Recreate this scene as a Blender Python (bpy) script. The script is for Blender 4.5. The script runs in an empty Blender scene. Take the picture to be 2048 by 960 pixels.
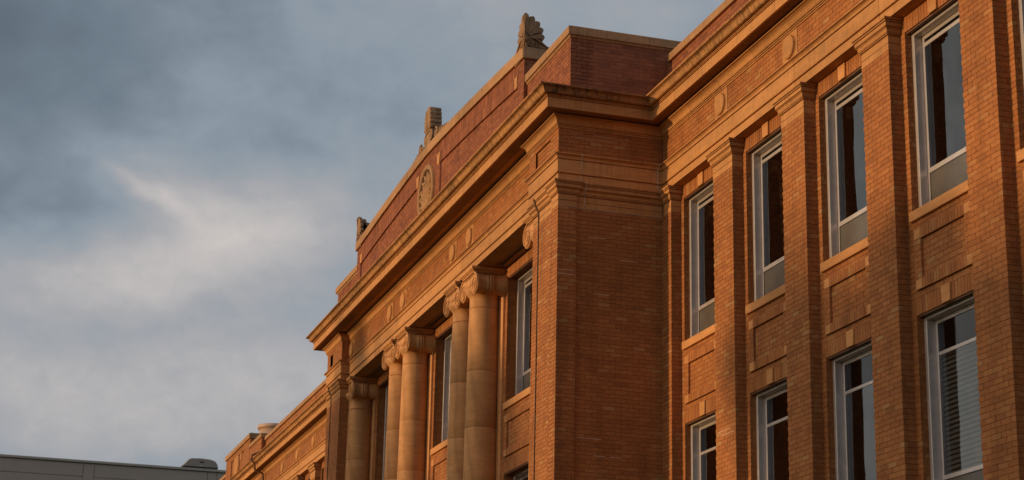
import bpy, math, random
from math import sin, cos, pi, radians, tan, atan2, sqrt
from mathutils import Vector, Matrix

random.seed(7)
S = bpy.context.scene
COL = S.collection

# ------------------------------------------------------------------ camera
# metres; z = 0 is eye height, the ground lies at z = -1.6; the wing's pier faces lie on y = 0
YAW, PITCH, ROLL, FPX = -1.26859, 0.29328, 0.02165, 3766.25
GROUND = -1.6
fw = Vector((sin(YAW) * cos(PITCH), cos(YAW) * cos(PITCH), sin(PITCH)))
r0 = Vector((cos(YAW), -sin(YAW), 0))
u0 = r0.cross(fw)
rt = cos(ROLL) * r0 + sin(ROLL) * u0
up = -sin(ROLL) * r0 + cos(ROLL) * u0
cd = bpy.data.cameras.new("camera")
cd.sensor_width = 36.0
cd.lens = FPX / 2048 * 36
cd.clip_start = 0.1
cd.clip_end = 5000
cd.dof.use_dof = True
cd.dof.focus_distance = 33.0
cd.dof.aperture_fstop = 3.2
cam = bpy.data.objects.new("camera", cd)
COL.objects.link(cam)
CAMP = Vector((0, -11.2, 0))
cam.matrix_world = Matrix(((rt.x, up.x, -fw.x, CAMP.x), (rt.y, up.y, -fw.y, CAMP.y), (rt.z, up.z, -fw.z, CAMP.z), (0, 0, 0, 1)))
S.camera = cam


def project(P):
    d = Vector(P) - CAMP
    w = d.dot(fw)
    return (1024 + FPX * d.dot(rt) / w, 480 - FPX * d.dot(up) / w, w)


# ------------------------------------------------------------------ light
SUN_EL, SUN_AZ = radians(3.6), radians(6.8)      # azimuth from the facade's normal (-y) towards -x
S.view_settings.view_transform = 'Standard'
S.view_settings.look = 'None'
S.view_settings.exposure = 0.0
S.view_settings.gamma = 1.0
S.cycles.max_bounces = 6
S.cycles.transparent_max_bounces = 12
S.cycles.caustics_reflective = False
S.cycles.caustics_refractive = False

sd = bpy.data.lights.new("sun", 'SUN')
sd.energy = 2.5
sd.angle = radians(0.5)
sd.color = (1.0, 0.64, 0.29)
sun = bpy.data.objects.new("sun", sd)
COL.objects.link(sun)
tosun = Vector((-sin(SUN_AZ) * cos(SUN_EL), -cos(SUN_AZ) * cos(SUN_EL), sin(SUN_EL)))
sun.rotation_euler = (-tosun).to_track_quat('-Z', 'Y').to_euler()
sun.location = (0, -30, 40)


# ------------------------------------------------------------------ node helpers
class NT:
    def __init__(self, tree):
        self.t = tree
        tree.nodes.clear()

    def n(self, typ, **kw):
        nd = self.t.nodes.new(typ)
        for k, v in kw.items():
            if k == 'inp':
                for kk, vv in v.items():
                    if isinstance(vv, bpy.types.NodeSocket):
                        self.t.links.new(vv, nd.inputs[kk])
                    else:
                        nd.inputs[kk].default_value = vv
            else:
                setattr(nd, k, v)
        return nd

    def math(self, op, a, b=0.0, c=0.0, clamp=False):
        nd = self.n('ShaderNodeMath', operation=op, use_clamp=clamp)
        for i, v in enumerate((a, b, c)):
            if isinstance(v, bpy.types.NodeSocket):
                self.t.links.new(v, nd.inputs[i])
            else:
                nd.inputs[i].default_value = v
        return nd.outputs[0]

    def mix(self, f, a, b, blend='MIX'):
        nd = self.n('ShaderNodeMix', data_type='RGBA', blend_type=blend)
        for i, v in ((0, f), (6, a), (7, b)):
            if isinstance(v, bpy.types.NodeSocket):
                self.t.links.new(v, nd.inputs[i])
            else:
                nd.inputs[i].default_value = v if i == 0 or len(v) == 4 else (*v, 1)
        return nd.outputs[2]

    def ramp(self, f, stops, interp='LINEAR'):
        nd = self.n('ShaderNodeValToRGB')
        nd.color_ramp.interpolation = interp
        e = nd.color_ramp.elements
        while len(e) < len(stops):
            e.new(0.5)
        for i, (p, c) in enumerate(stops):
            e[i].position = p
            e[i].color = (*c, 1) if not isinstance(c, float) else (c, c, c, 1)
        self.t.links.new(f, nd.inputs[0])
        return nd.outputs[0]

    def noise(self, vec, scale, detail=4.0, rough=0.55, dist=0.0):
        nd = self.n('ShaderNodeTexNoise', inp={'Scale': scale, 'Detail': detail, 'Roughness': rough, 'Distortion': dist})
        if vec is not None:
            self.t.links.new(vec, nd.inputs['Vector'])
        return nd.outputs[0]

    def mapping(self, vec, scale=(1, 1, 1), rot=(0, 0, 0), loc=(0, 0, 0)):
        nd = self.n('ShaderNodeMapping', inp={'Scale': scale, 'Rotation': rot, 'Location': loc})
        self.t.links.new(vec, nd.inputs['Vector'])
        return nd.outputs[0]


# ------------------------------------------------------------------ sky
W = bpy.data.worlds.new("World")
S.world = W
W.use_nodes = True
k = NT(W.node_tree)
sky = k.n('ShaderNodeTexSky', sky_type='NISHITA', sun_disc=False, sun_elevation=SUN_EL, sun_rotation=atan2(tosun.x, tosun.y))
tc = k.n('ShaderNodeTexCoord')
dirv = tc.outputs['Generated']
sx = k.n('ShaderNodeSeparateXYZ')
W.node_tree.links.new(dirv, sx.inputs[0])
azim = k.math('ARCTAN2', sx.outputs[0], sx.outputs[1])          # radians, 0 = +y, negative towards -x
elev = k.math('ARCSINE', sx.outputs[2])
cmb = k.n('ShaderNodeCombineXYZ')
W.node_tree.links.new(azim, cmb.inputs[0])
W.node_tree.links.new(elev, cmb.inputs[1])
ae = cmb.outputs[0]
warp1 = k.math('SUBTRACT', k.noise(k.mapping(dirv, (7, 7, 11)), 1.0, 4.0, 0.55), 0.5)
warp2 = k.math('SUBTRACT', k.noise(k.mapping(dirv, (6, 6, 12), loc=(9, 3, 4)), 1.0, 4.0, 0.55), 0.5)
azw = k.math('MULTIPLY_ADD', warp1, 0.10, azim)
elw = k.math('MULTIPLY_ADD', warp2, 0.060, elev)


def lobe(px, py, sxp, syp, ang=0.0):
    """soft cloud patch at a direction given through the picture position of its centre, size in radians"""
    d = (fw + rt * ((px - 1024) / FPX) - up * ((py - 480) / FPX)).normalized()
    a, e = atan2(d.x, d.y), math.asin(d.z)
    da = k.math('SUBTRACT', azw, a)
    de = k.math('SUBTRACT', elw, e)
    c, s = cos(ang), sin(ang)
    x = k.math('ADD', k.math('MULTIPLY', da, c / sxp), k.math('MULTIPLY', de, s / sxp))
    y = k.math('ADD', k.math('MULTIPLY', da, -s / syp), k.math('MULTIPLY', de, c / syp))
    q = k.math('ADD', k.math('MULTIPLY', x, x), k.math('MULTIPLY', y, y))
    return k.math('EXPONENT', k.math('MULTIPLY', q, -1.0))


def lsum(items):
    tot = None
    for wgt, args in items:
        v = k.math('MULTIPLY', lobe(*args), wgt)
        tot = v if tot is None else k.math('ADD', tot, v)
    return tot


base_n = k.noise(k.mapping(dirv, (3.0, 3.0, 7.0), loc=(1.3, 5.2, 0.4)), 1.0, 6.0, 0.5, 0.4)
fine_n = k.noise(k.mapping(dirv, (26.0, 26.0, 40.0), rot=(0.4, 0.1, 0.7), loc=(4.3, 1.2, 2.4)), 1.0, 5.0, 0.5, 0.3)
wisp_n = k.noise(k.mapping(dirv, (55.0, 55.0, 75.0), rot=(0.3, 0.2, 0.4), loc=(2.3, 7.2, 1.4)), 1.0, 6.0, 0.6, 0.4)
lump_n = k.noise(k.mapping(dirv, (14.0, 14.0, 22.0), rot=(0.1, 0.3, 0.2), loc=(6.1, 2.7, 8.8)), 1.0, 3.0, 0.45, 0.2)
LOBES = [(+0.24, (330, 400, 0.050, 0.024, -0.5)), (+0.15, (470, 195, 0.030, 0.018, -0.3)), (+0.28, (90, 540, 0.12, 0.020, 0.10)),
         (+0.22, (540, 440, 0.060, 0.026, 0.1)), (+0.22, (600, 740, 0.06, 0.022, 0.0)), (+0.24, (100, 740, 0.16, 0.030, 0.0)),
         (+0.18, (400, 580, 0.09, 0.026, 0.2)), (+0.12, (330, 480, 0.08, 0.035, 0.0)), (+0.26, (235, 375, 0.020, 0.006, -0.62)), (+0.20, (310, 425, 0.016, 0.008, -0.9)),
         (-0.18, (20, 410, 0.080, 0.030, 0.0)), (-0.27, (60, 60, 0.17, 0.075, 0.0)), (-0.12, (330, 655, 0.06, 0.012, 0.2)),
         (+0.16, (330, 860, 0.12, 0.020, 0.0)), (+0.08, (900, 100, 0.14, 0.08, 0.0)), (+0.06, (1250, 20, 0.10, 0.05, 0.0)), (-0.07, (620, 290, 0.06, 0.02, -0.5))]
dens = k.math('ADD', k.math('MULTIPLY_ADD', k.math('SUBTRACT', base_n, 0.5), 0.26, 0.345), k.math('ADD', k.math('MULTIPLY', k.math('SUBTRACT', lump_n, 0.5), 0.30), lsum(LOBES)))
dens = k.math('MULTIPLY_ADD', k.math('SUBTRACT', fine_n, 0.5), 0.16, k.math('MULTIPLY_ADD', k.math('MULTIPLY', k.math('SUBTRACT', wisp_n, 0.5), dens), 0.40, dens), clamp=True)
# cloud radiance before the Background's strength (0.1): dark slate -> blue grey -> warm pale grey
cl = k.ramp(dens, [(0.0, (1.15, 1.48, 1.88)), (0.16, (1.72, 2.18, 2.70)), (0.34, (2.85, 3.38, 3.95)), (0.60, (4.20, 4.22, 4.46)), (1.0, (6.8, 6.2, 5.9))])
# the cloud deck thins towards the low west where the sun stands, so the sky is warmer and brighter there
warm = k.n('ShaderNodeVectorMath', operation='DOT_PRODUCT', inp={0: dirv, 1: tuple(tosun)})
wf = k.math('POWER', k.math('MAXIMUM', warm.outputs['Value'], 0.0), 3.0)
cl = k.mix(1.0, cl, k.mix(wf, (1.0, 1.0, 1.0), (5.2, 3.7, 2.3)), 'MULTIPLY')
skc = k.mix(0.90, sky.outputs[0], cl)
bg = k.n('ShaderNodeBackground', inp={'Color': skc, 'Strength': 0.1})
wo = k.n('ShaderNodeOutputWorld')
W.node_tree.links.new(bg.outputs[0], wo.inputs[0])

# ------------------------------------------------------------------ materials
MATS = {}


def newmat(name):
    m = bpy.data.materials.new(name)
    m.use_nodes = True
    kk = NT(m.node_tree)
    MATS[name] = m
    return m, kk


def finish(kk, col, rough=0.8, bump=None, bstr=0.3, bdist=0.01, metal=0.0, spec=0.3):
    b = kk.n('ShaderNodeBsdfPrincipled')
    for key, v in (('Base Color', col), ('Roughness', rough), ('Metallic', metal), ('Specular IOR Level', spec)):
        if isinstance(v, bpy.types.NodeSocket):
            kk.t.links.new(v, b.inputs[key])
        else:
            b.inputs[key].default_value = (*v, 1) if key == 'Base Color' else v
    if bump is not None:
        bn = kk.n('ShaderNodeBump', inp={'Strength': bstr, 'Distance': bdist, 'Height': bump})
        kk.t.links.new(bn.outputs[0], b.inputs['Normal'])
    o = kk.n('ShaderNodeOutputMaterial')
    kk.t.links.new(b.outputs[0], o.inputs[0])
    return b


def brick_mat(name, stops, grime=0.35):
    m, q = newmat(name)
    at = q.n('ShaderNodeAttribute', attribute_name='tone')
    oi = q.n('ShaderNodeObjectInfo')
    geo = q.n('ShaderNodeNewGeometry')
    tone = q.math('FRACT', q.math('MULTIPLY_ADD', oi.outputs['Random'], 0.0, at.outputs['Fac']))
    c = q.ramp(tone, stops)
    n1 = q.noise(geo.outputs['Position'], 28.0, 5.0, 0.65)
    n2 = q.noise(geo.outputs['Position'], 1.1, 4.0, 0.6)
    n3 = q.noise(q.mapping(geo.outputs['Position'], (60, 60, 300)), 1.0, 3.0, 0.6)
    c = q.mix(1.0, c, q.ramp(n1, [(0.25, 0.72), (0.75, 1.18)]), 'MULTIPLY')
    st = q.noise(q.mapping(geo.outputs['Position'], (3.0, 3.0, 0.35)), 1.0, 4.0, 0.6)
    c = q.mix(grime, c, q.ramp(n2, [(0.3, 0.50), (0.7, 1.2)]), 'MULTIPLY')
    c = q.mix(0.6, c, q.ramp(st, [(0.32, 0.66), (0.52, 1.03)]), 'MULTIPLY')
    c = q.mix(0.5, c, q.ramp(n3, [(0.3, 0.8), (0.7, 1.1)]), 'MULTIPLY')
    finish(q, c, 0.86, n1, 0.5, 0.004)
    return m


# wall brick: orange red with brown, plum and a few buff bricks
brick_mat('wall_brick', [(0.0, (0.33, 0.120, 0.043)), (0.10, (0.38, 0.136, 0.046)), (0.40, (0.41, 0.150, 0.049)), (0.75, (0.43, 0.162, 0.054)),
                         (0.93, (0.455, 0.178, 0.061)), (0.97, (0.44, 0.200, 0.074)), (1.0, (0.47, 0.232, 0.094))])
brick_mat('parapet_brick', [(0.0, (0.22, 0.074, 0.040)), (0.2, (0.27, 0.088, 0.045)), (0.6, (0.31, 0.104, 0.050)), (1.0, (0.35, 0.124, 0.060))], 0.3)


def mortar_mat(name, c1, c2):
    m, q = newmat(name)
    geo = q.n('ShaderNodeNewGeometry')
    n1 = q.noise(geo.outputs['Position'], 2.0, 4.0, 0.6)
    n2 = q.noise(geo.outputs['Position'], 80.0, 3.0, 0.6)
    c = q.mix(n1, c1, c2)
    finish(q, c, 0.95, n2, 0.4, 0.003)


mortar_mat('mortar', (0.23, 0.094, 0.038), (0.32, 0.130, 0.052))
mortar_mat('parapet_mortar', (0.36, 0.16, 0.11), (0.44, 0.21, 0.15))

# bricks too far away to tell apart: colour and relief only
m, q = newmat('distant_brick')
geo = q.n('ShaderNodeNewGeometry')
sp = q.n('ShaderNodeSeparateXYZ'); q.t.links.new(geo.outputs['Position'], sp.inputs[0])
cb = q.n('ShaderNodeCombineXYZ'); q.t.links.new(q.math('ADD', sp.outputs[0], sp.outputs[1]), cb.inputs[0]); q.t.links.new(sp.outputs[2], cb.inputs[1])
br = q.n('ShaderNodeTexBrick', inp={'Scale': 1.0, 'Color1': (0.42, 0.165, 0.056, 1), 'Color2': (0.31, 0.112, 0.042, 1), 'Mortar': (0.20, 0.08, 0.032, 1), 'Mortar Size': 0.008, 'Brick Width': 0.203, 'Row Height': 0.0677})
q.t.links.new(cb.outputs[0], br.inputs['Vector'])
n1 = q.noise(geo.outputs['Position'], 3.0, 5.0, 0.65)
c = q.mix(0.6, br.outputs['Color'], q.ramp(n1, [(0.3, 0.6), (0.7, 1.3)]), 'MULTIPLY')
finish(q, c, 0.9, q.math('SUBTRACT', 1.0, br.outputs['Fac']), 0.5, 0.006)


def stone_mat(name, c1, c2, stain=0.0, vein=0.0):
    m, q = newmat(name)
    geo = q.n('ShaderNodeNewGeometry')
    oi = q.n('ShaderNodeObjectInfo')
    pos = geo.outputs['Position']
    n1 = q.noise(pos, 1.6, 5.0, 0.6, 0.6)
    n2 = q.noise(pos, 45.0, 4.0, 0.6)
    n3 = q.noise(q.mapping(pos, (2, 2, 9)), 1.0, 4.0, 0.6, 1.0)
    c = q.mix(q.ramp(n1, [(0.3, 0.0), (0.7, 1.0)]), c1, c2)
    c = q.mix(1.0, c, q.ramp(oi.outputs['Random'], [(0.0, 0.86), (1.0, 1.10)]), 'MULTIPLY')
    c = q.mix(1.0, c, q.ramp(n2, [(0.3, 0.88), (0.7, 1.08)]), 'MULTIPLY')
    c = q.mix(0.5, c, q.ramp(n3, [(0.35, 0.78), (0.65, 1.1)]), 'MULTIPLY')
    if vein:
        wv = q.n('ShaderNodeTexWave', wave_type='BANDS', inp={'Scale': 1.4, 'Distortion': 9.0, 'Detail': 3.0, 'Detail Scale': 0.7})
        q.t.links.new(q.mapping(pos, (1, 1, 0.35), rot=(0.3, 0.5, 0)), wv.inputs['Vector'])
        c = q.mix(vein, c, q.ramp(wv.outputs['Fac'], [(0.0, (0.70, 0.62, 0.55)), (0.5, (1.0, 1.0, 1.0)), (1.0, (1.12, 1.05, 0.98))]), 'MULTIPLY')
    if stain:
        # soot runs: narrow vertical streaks gathered in irregular patches
        st = q.noise(q.mapping(pos, (16, 16, 1.2)), 1.0, 4.0, 0.7)
        st2 = q.noise(q.mapping(pos, (55, 55, 2.5)), 1.0, 3.0, 0.7)
        pt = q.noise(q.mapping(pos, (0.9, 0.9, 4.0), loc=(3, 1, 0)), 1.0, 4.0, 0.6)
        f = q.math('MULTIPLY', q.ramp(pt, [(0.36, 0.25), (0.6, 1.0)]), q.math('MAXIMUM', q.ramp(st, [(0.42, 0.0), (0.60, 1.0)]), q.ramp(st2, [(0.5, 0.0), (0.66, 0.9)])))
        c = q.mix(q.math('MULTIPLY', f, stain), c, (0.055, 0.040, 0.030))
    finish(q, c, 0.82, n2, 0.35, 0.004)


stone_mat('sandstone', (0.52, 0.242, 0.090), (0.60, 0.285, 0.108), stain=0.26)
stone_mat('stained_sandstone', (0.50, 0.240, 0.092), (0.57, 0.275, 0.108), stain=0.72)
stone_mat('column_stone', (0.56, 0.275, 0.115), (0.63, 0.320, 0.140), vein=0.45)
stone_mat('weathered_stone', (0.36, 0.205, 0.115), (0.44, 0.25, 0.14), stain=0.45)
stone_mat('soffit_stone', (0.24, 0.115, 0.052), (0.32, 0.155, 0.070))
stone_mat('shaded_sooty_gutter', (0.34, 0.165, 0.068), (0.42, 0.20, 0.080), stain=0.98)  # gutter's side return: shade under the lip painted in, plus stains
stone_mat('coping_stone', (0.40, 0.215, 0.105), (0.48, 0.255, 0.125), stain=0.35)
stone_mat('dark_stone', (0.10, 0.062, 0.040), (0.15, 0.09, 0.055))  # very dark tone for the field behind the medallion's leaves
stone_mat('buff_stone', (0.56, 0.255, 0.095), (0.62, 0.29, 0.115))
mortar_mat('stone_joint', (0.12, 0.065, 0.035), (0.2, 0.12, 0.07))
mortar_mat('pale_joint', (0.55, 0.42, 0.33), (0.62, 0.50, 0.40))


def plain(name, col, rough=0.5, metal=0.0, spec=0.4, var=0.12, scale=6.0):
    m, q = newmat(name)
    geo = q.n('ShaderNodeNewGeometry')
    n1 = q.noise(geo.outputs['Position'], scale, 5.0, 0.65)
    c = q.mix(1.0, (*col,), q.ramp(n1, [(0.3, 1.0 - var), (0.7, 1.0 + var * 0.6)]), 'MULTIPLY')
    finish(q, c, rough, n1, 0.08, 0.002, metal, spec)


plain('frame_paint', (0.60, 0.53, 0.52), 0.33, metal=0.45, spec=0.6)
plain('sealant', (0.30, 0.26, 0.21), 0.7)
plain('gasket', (0.03, 0.028, 0.027), 0.5)
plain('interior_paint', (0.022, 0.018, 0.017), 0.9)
plain('blind_slat', (0.60, 0.58, 0.55), 0.45)
plain('screen_mesh', (0.112, 0.096, 0.084), 0.30, spec=0.45, var=0.25, scale=3.0)
plain('dark_copper', (0.17, 0.070, 0.034), 0.55)
plain('cable_rubber', (0.045, 0.026, 0.018), 0.6)
plain('grey_panel', (0.40, 0.325, 0.275), 0.55, var=0.06, scale=0.6)
plain('grey_coping', (0.40, 0.35, 0.30), 0.5, var=0.08)
plain('seam_dark', (0.22, 0.185, 0.16), 0.6)
plain('cowl_grey', (0.33, 0.275, 0.235), 0.5, var=0.1)
plain('mark_dark', (0.03, 0.03, 0.032), 0.5)
plain('mark_white', (0.7, 0.7, 0.68), 0.5)
plain('vent_metal', (0.52, 0.34, 0.25), 0.45, var=0.12)
plain('bark', (0.12, 0.085, 0.06), 0.9, var=0.3)
plain('leaf', (0.06, 0.09, 0.03), 0.6, var=0.4, scale=2.0)
plain('roofing', (0.10, 0.095, 0.09), 0.9)

m, q = newmat('ground')
geo = q.n('ShaderNodeNewGeometry')
n1 = q.noise(geo.outputs['Position'], 0.15, 5.0, 0.6)
n2 = q.noise(geo.outputs['Position'], 9.0, 5.0, 0.6)
c = q.mix(n1, (0.055, 0.075, 0.025), (0.11, 0.10, 0.045))
finish(q, q.mix(0.7, c, q.ramp(n2, [(0.3, 0.6), (0.7, 1.2)]), 'MULTIPLY'), 0.95, n2, 0.6, 0.03)

# thin window glass: Fresnel mirror over see-through, slightly wavy as old float glass is
def glass_mat(name, gain, rough, tint, wave):
    m, q = newmat(name)
    geo = q.n('ShaderNodeNewGeometry')
    oi = q.n('ShaderNodeObjectInfo')
    off = q.n('ShaderNodeVectorMath', operation='ADD', inp={0: q.mapping(geo.outputs['Position'], (0.9, 0.9, 0.6))})
    q.t.links.new(q.math('MULTIPLY', oi.outputs['Random'], 30.0), off.inputs[1])
    nw = q.noise(off.outputs[0], 1.0, 2.0, 0.5)
    bn = q.n('ShaderNodeBump', inp={'Strength': wave, 'Distance': 0.05, 'Height': nw})
    fr = q.n('ShaderNodeFresnel', inp={'IOR': 1.52})
    ff = q.math('MULTIPLY', q.math('MULTIPLY', fr.outputs[0], gain, clamp=True), q.math('SUBTRACT', 1.0, geo.outputs['Backfacing']))
    dirt = q.ramp(q.noise(geo.outputs['Position'], 2.2, 5.0, 0.6), [(0.35, (0.96, 0.97, 1.0)), (0.7, (0.86, 0.86, 0.86))])
    gl = q.n('ShaderNodeBsdfGlossy', inp={'Roughness': rough, 'Color': dirt, 'Normal': bn.outputs[0]})
    tr = q.n('ShaderNodeBsdfTransparent', inp={'Color': (*tint, 1)})
    mx = q.n('ShaderNodeMixShader', inp={0: ff, 1: tr.outputs[0], 2: gl.outputs[0]})
    o = q.n('ShaderNodeOutputMaterial'); q.t.links.new(mx.outputs[0], o.inputs[0])


glass_mat('glass', 1.85, 0.012, (0.60, 0.62, 0.62), 0.30)
glass_mat('dim_glass', 1.1, 0.05, (0.55, 0.56, 0.56), 0.12)


# ------------------------------------------------------------------ mesh helpers
class MB:
    def __init__(self):
        self.v, self.f, self.t, self.sm = [], [], [], []

    def add(self, vs, fs, tone=0.5, smooth=False):
        b = len(self.v)
        self.v.extend(vs)
        self.t.extend([tone] * len(vs))
        for f in fs:
            self.f.append(tuple(i + b for i in f))
            self.sm.append(smooth)

    def box(self, x0, x1, y0, y1, z0, z1, tone=0.5):
        if x0 > x1: x0, x1 = x1, x0
        if y0 > y1: y0, y1 = y1, y0
        vs = [(x0, y0, z0), (x1, y0, z0), (x1, y1, z0), (x0, y1, z0), (x0, y0, z1), (x1, y0, z1), (x1, y1, z1), (x0, y1, z1)]
        self.add(vs, [(0, 3, 2, 1), (4, 5, 6, 7), (0, 1, 5, 4), (1, 2, 6, 5), (2, 3, 7, 6), (3, 0, 4, 7)], tone)

    def prism_y(self, pts, y0, y1, tone=0.5, smooth=False):
        """polygon of (x, z) points extruded from y0 to y1"""
        n = len(pts)
        vs = [(x, y0, z) for x, z in pts] + [(x, y1, z) for x, z in pts]
        self.add(vs, [tuple(range(n - 1, -1, -1)), tuple(range(n, 2 * n))], tone)
        b = len(self.v) - 2 * n
        for i in range(n):
            j = (i + 1) % n
            self.f.append((b + i, b + j, b + n + j, b + n + i)); self.sm.append(smooth)

    def lathe(self, prof, c, axis='z', n=32, a0=0.0, a1=2 * pi, smooth=True):
        """prof: (radius, height along the axis)"""
        vs, full = [], abs(a1 - a0) > 6.28
        m_ = n if full else n + 1
        for i in range(m_):
            a = a0 + (a1 - a0) * i / n
            for r, h in prof:
                if axis == 'z': vs.append((c[0] + r * cos(a), c[1] + r * sin(a), c[2] + h))
                elif axis == 'y': vs.append((c[0] + r * cos(a), c[1] + h, c[2] + r * sin(a)))
                else: vs.append((c[0] + h, c[1] + r * cos(a), c[2] + r * sin(a)))
        p = len(prof)
        fs = []
        for i in range(n):
            j = (i + 1) % m_
            for h in range(p - 1):
                fs.append((i * p + h, j * p + h, j * p + h + 1, i * p + h + 1))
        self.add(vs, fs, 0.5, smooth)

    def tube(self, pts, r, n=8, smooth=True, r_end=None):
        pts = [Vector(p) for p in pts]
        rings, L = [], len(pts)
        prev = None
        for i, p in enumerate(pts):
            d = (pts[min(i + 1, L - 1)] - pts[max(i - 1, 0)]).normalized()
            a = Vector((0, 0, 1)) if abs(d.z) < 0.9 else Vector((1, 0, 0))
            if prev is not None: a = prev
            x = (a - d * a.dot(d)).normalized()
            prev = x
            y = d.cross(x)
            rr = r if r_end is None else r + (r_end - r) * i / (L - 1)
            rings.append([tuple(p + x * rr * cos(2 * pi * t / n) + y * rr * sin(2 * pi * t / n)) for t in range(n)])
        vs = [v for rg in rings for v in rg]
        fs = [(i * n + t, i * n + (t + 1) % n, (i + 1) * n + (t + 1) % n, (i + 1) * n + t) for i in range(L - 1) for t in range(n)]
        fs += [tuple(range(n - 1, -1, -1)), tuple((L - 1) * n + t for t in range(n))]
        self.add(vs, fs, 0.5, smooth)

    def build(self, name, mat, parent=None, tones=False, kind=None, label=None):
        me = bpy.data.meshes.new(name)
        me.from_pydata(self.v, [], self.f)
        me.polygons.foreach_set('use_smooth', self.sm)
        if tones:
            at = me.attributes.new('tone', 'FLOAT', 'POINT')
            at.data.foreach_set('value', self.t)
        me.materials.append(MATS[mat])
        me.validate()
        o = bpy.data.objects.new(name, me)
        COL.objects.link(o)
        if parent is not None: o.parent = parent
        if kind: o['kind'] = kind
        if label: o['label'] = label
        return o


def empty(name, parent=None, loc=(0, 0, 0), label=None, category=None, group=None):
    o = bpy.data.objects.new(name, None)
    o.empty_display_size = 0.3
    o.location = loc
    COL.objects.link(o)
    if parent is not None: o.parent = parent
    if label: o['label'] = label
    if category: o['category'] = category
    if group: o['group'] = group
    return o


def bevel(o, w=0.006, seg=1):
    b = o.modifiers.new('edge', 'BEVEL')
    b.width = w; b.segments = seg; b.limit_method = 'ANGLE'; b.angle_limit = radians(35)
    return o


# ------------------------------------------------------------------ brickwork
CH, BL, JT, PROUD = 0.0677, 0.2032, 0.0075, 0.0055
BRICKS = []     # (container, material, centre, half extents along x y z, tone)


def tone():
    t = random.random()
    return t


def faces(container, p0, d, z0, z1, length, mat='wall_brick', kind='run', phase=0.0, depth=0.045, bottom=None, ch=None, recess=0.0):
    """bricks laid on a vertical face: p0 = (x, y) start of the finished face, d = unit direction along it; outside is left of d"""
    nx, ny = -d[1], d[0]
    if kind == 'run':
        H = ch or CH
        n = max(1, round((z1 - z0) / H)) if bottom is None else int((z1 - z0) / H)
        if bottom is None: H = (z1 - z0) / n
        rows = [(z1 - (i + 1) * H, z1 - i * H, i) for i in range(n)]
        for za, zb, i in rows:
            off = (phase + (0.5 if i % 2 else 0.0)) % 1.0
            u = -off * BL
            while u < length - 1e-4:
                a, b = max(u, 0.0), min(u + BL, length)
                if b - a > 0.025:
                    put(container, mat, p0, d, nx, ny, a + (JT / 2 if a > 0 else 0), b - (JT / 2 if b < length - 1e-4 else 0), za + JT / 2, zb - JT / 2, depth, recess)
                u += BL
    else:
        n = max(1, round(length / CH))
        w = length / n
        for i in range(n):
            put(container, mat, p0, d, nx, ny, i * w + JT / 2, (i + 1) * w - JT / 2, z0 + JT / 3, z1 - JT / 3, depth, recess)


def put(container, mat, p0, d, nx, ny, a, b, za, zb, depth, recess):
    j = random.uniform(-0.0012, 0.0015) - recess
    xa, ya = p0[0] + d[0] * a + nx * j, p0[1] + d[1] * a + ny * j
    xb, yb = p0[0] + d[0] * b - nx * depth, p0[1] + d[1] * b - ny * depth
    c = ((xa + xb) / 2, (ya + yb) / 2, (za + zb) / 2)
    h = (abs(xa - xb) / 2, abs(ya - yb) / 2, (zb - za) / 2)
    P = [project((c[0] + nx * h[0] * 0 + sx_ * h[0] * abs(d[0]), c[1] + sx_ * h[1] * abs(d[1]), c[2] + sz_ * h[2])) for sx_, sz_ in ((-1, -1), (1, -1), (1, 1), (-1, 1))]
    facing = (nx * (CAMP.x - c[0]) + ny * (CAMP.y - c[1])) > 0
    area = 0.0
    if facing and all(0 <= p[0] <= 2048 and 0 <= p[1] <= 960 for p in P):
        for i in range(4):
            area += P[i][0] * P[(i + 1) % 4][1] - P[(i + 1) % 4][0] * P[i][1]
        area = abs(area) / 2
    BRICKS.append((container, mat, c, h, tone(), area))


def flush_bricks():
    order = sorted(range(len(BRICKS)), key=lambda i: -BRICKS[i][5])
    single = set(order[:300])
    cache, groups = {}, {}
    for i, (ct, mat, c, h, t, a) in enumerate(BRICKS):
        if i in single:
            key = (mat, round(h[0] * 2, 2), round(h[1] * 2, 2), round(h[2] * 2, 2), int(t * 10))
            me = cache.get(key)
            if me is None:
                b = MB(); b.box(-h[0], h[0], -h[1], h[1], -h[2], h[2], (int(t * 10) + 0.5) / 10)
                me = b.build('brick', mat, tones=True)
                tmp = me; me = tmp.data; bpy.data.objects.remove(tmp)
                cache[key] = me
            o = bpy.data.objects.new('brick', me)
            o.location = c; o.parent = ct
            COL.objects.link(o)
        else:
            g = groups.setdefault((ct.name, mat), (ct, MB()))
            g[1].box(c[0] - h[0], c[0] + h[0], c[1] - h[1], c[1] + h[1], c[2] - h[2], c[2] + h[2], t)
    for (nm, mat), (ct, mb) in groups.items():
        mb.build('brickwork', mat, ct, tones=True, kind='stuff')


def zvis(x):
    """lowest height worth laying single bricks for at this x"""
    return 3.6 + (-18.0 - x) * 0.15 - 0.45


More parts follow.
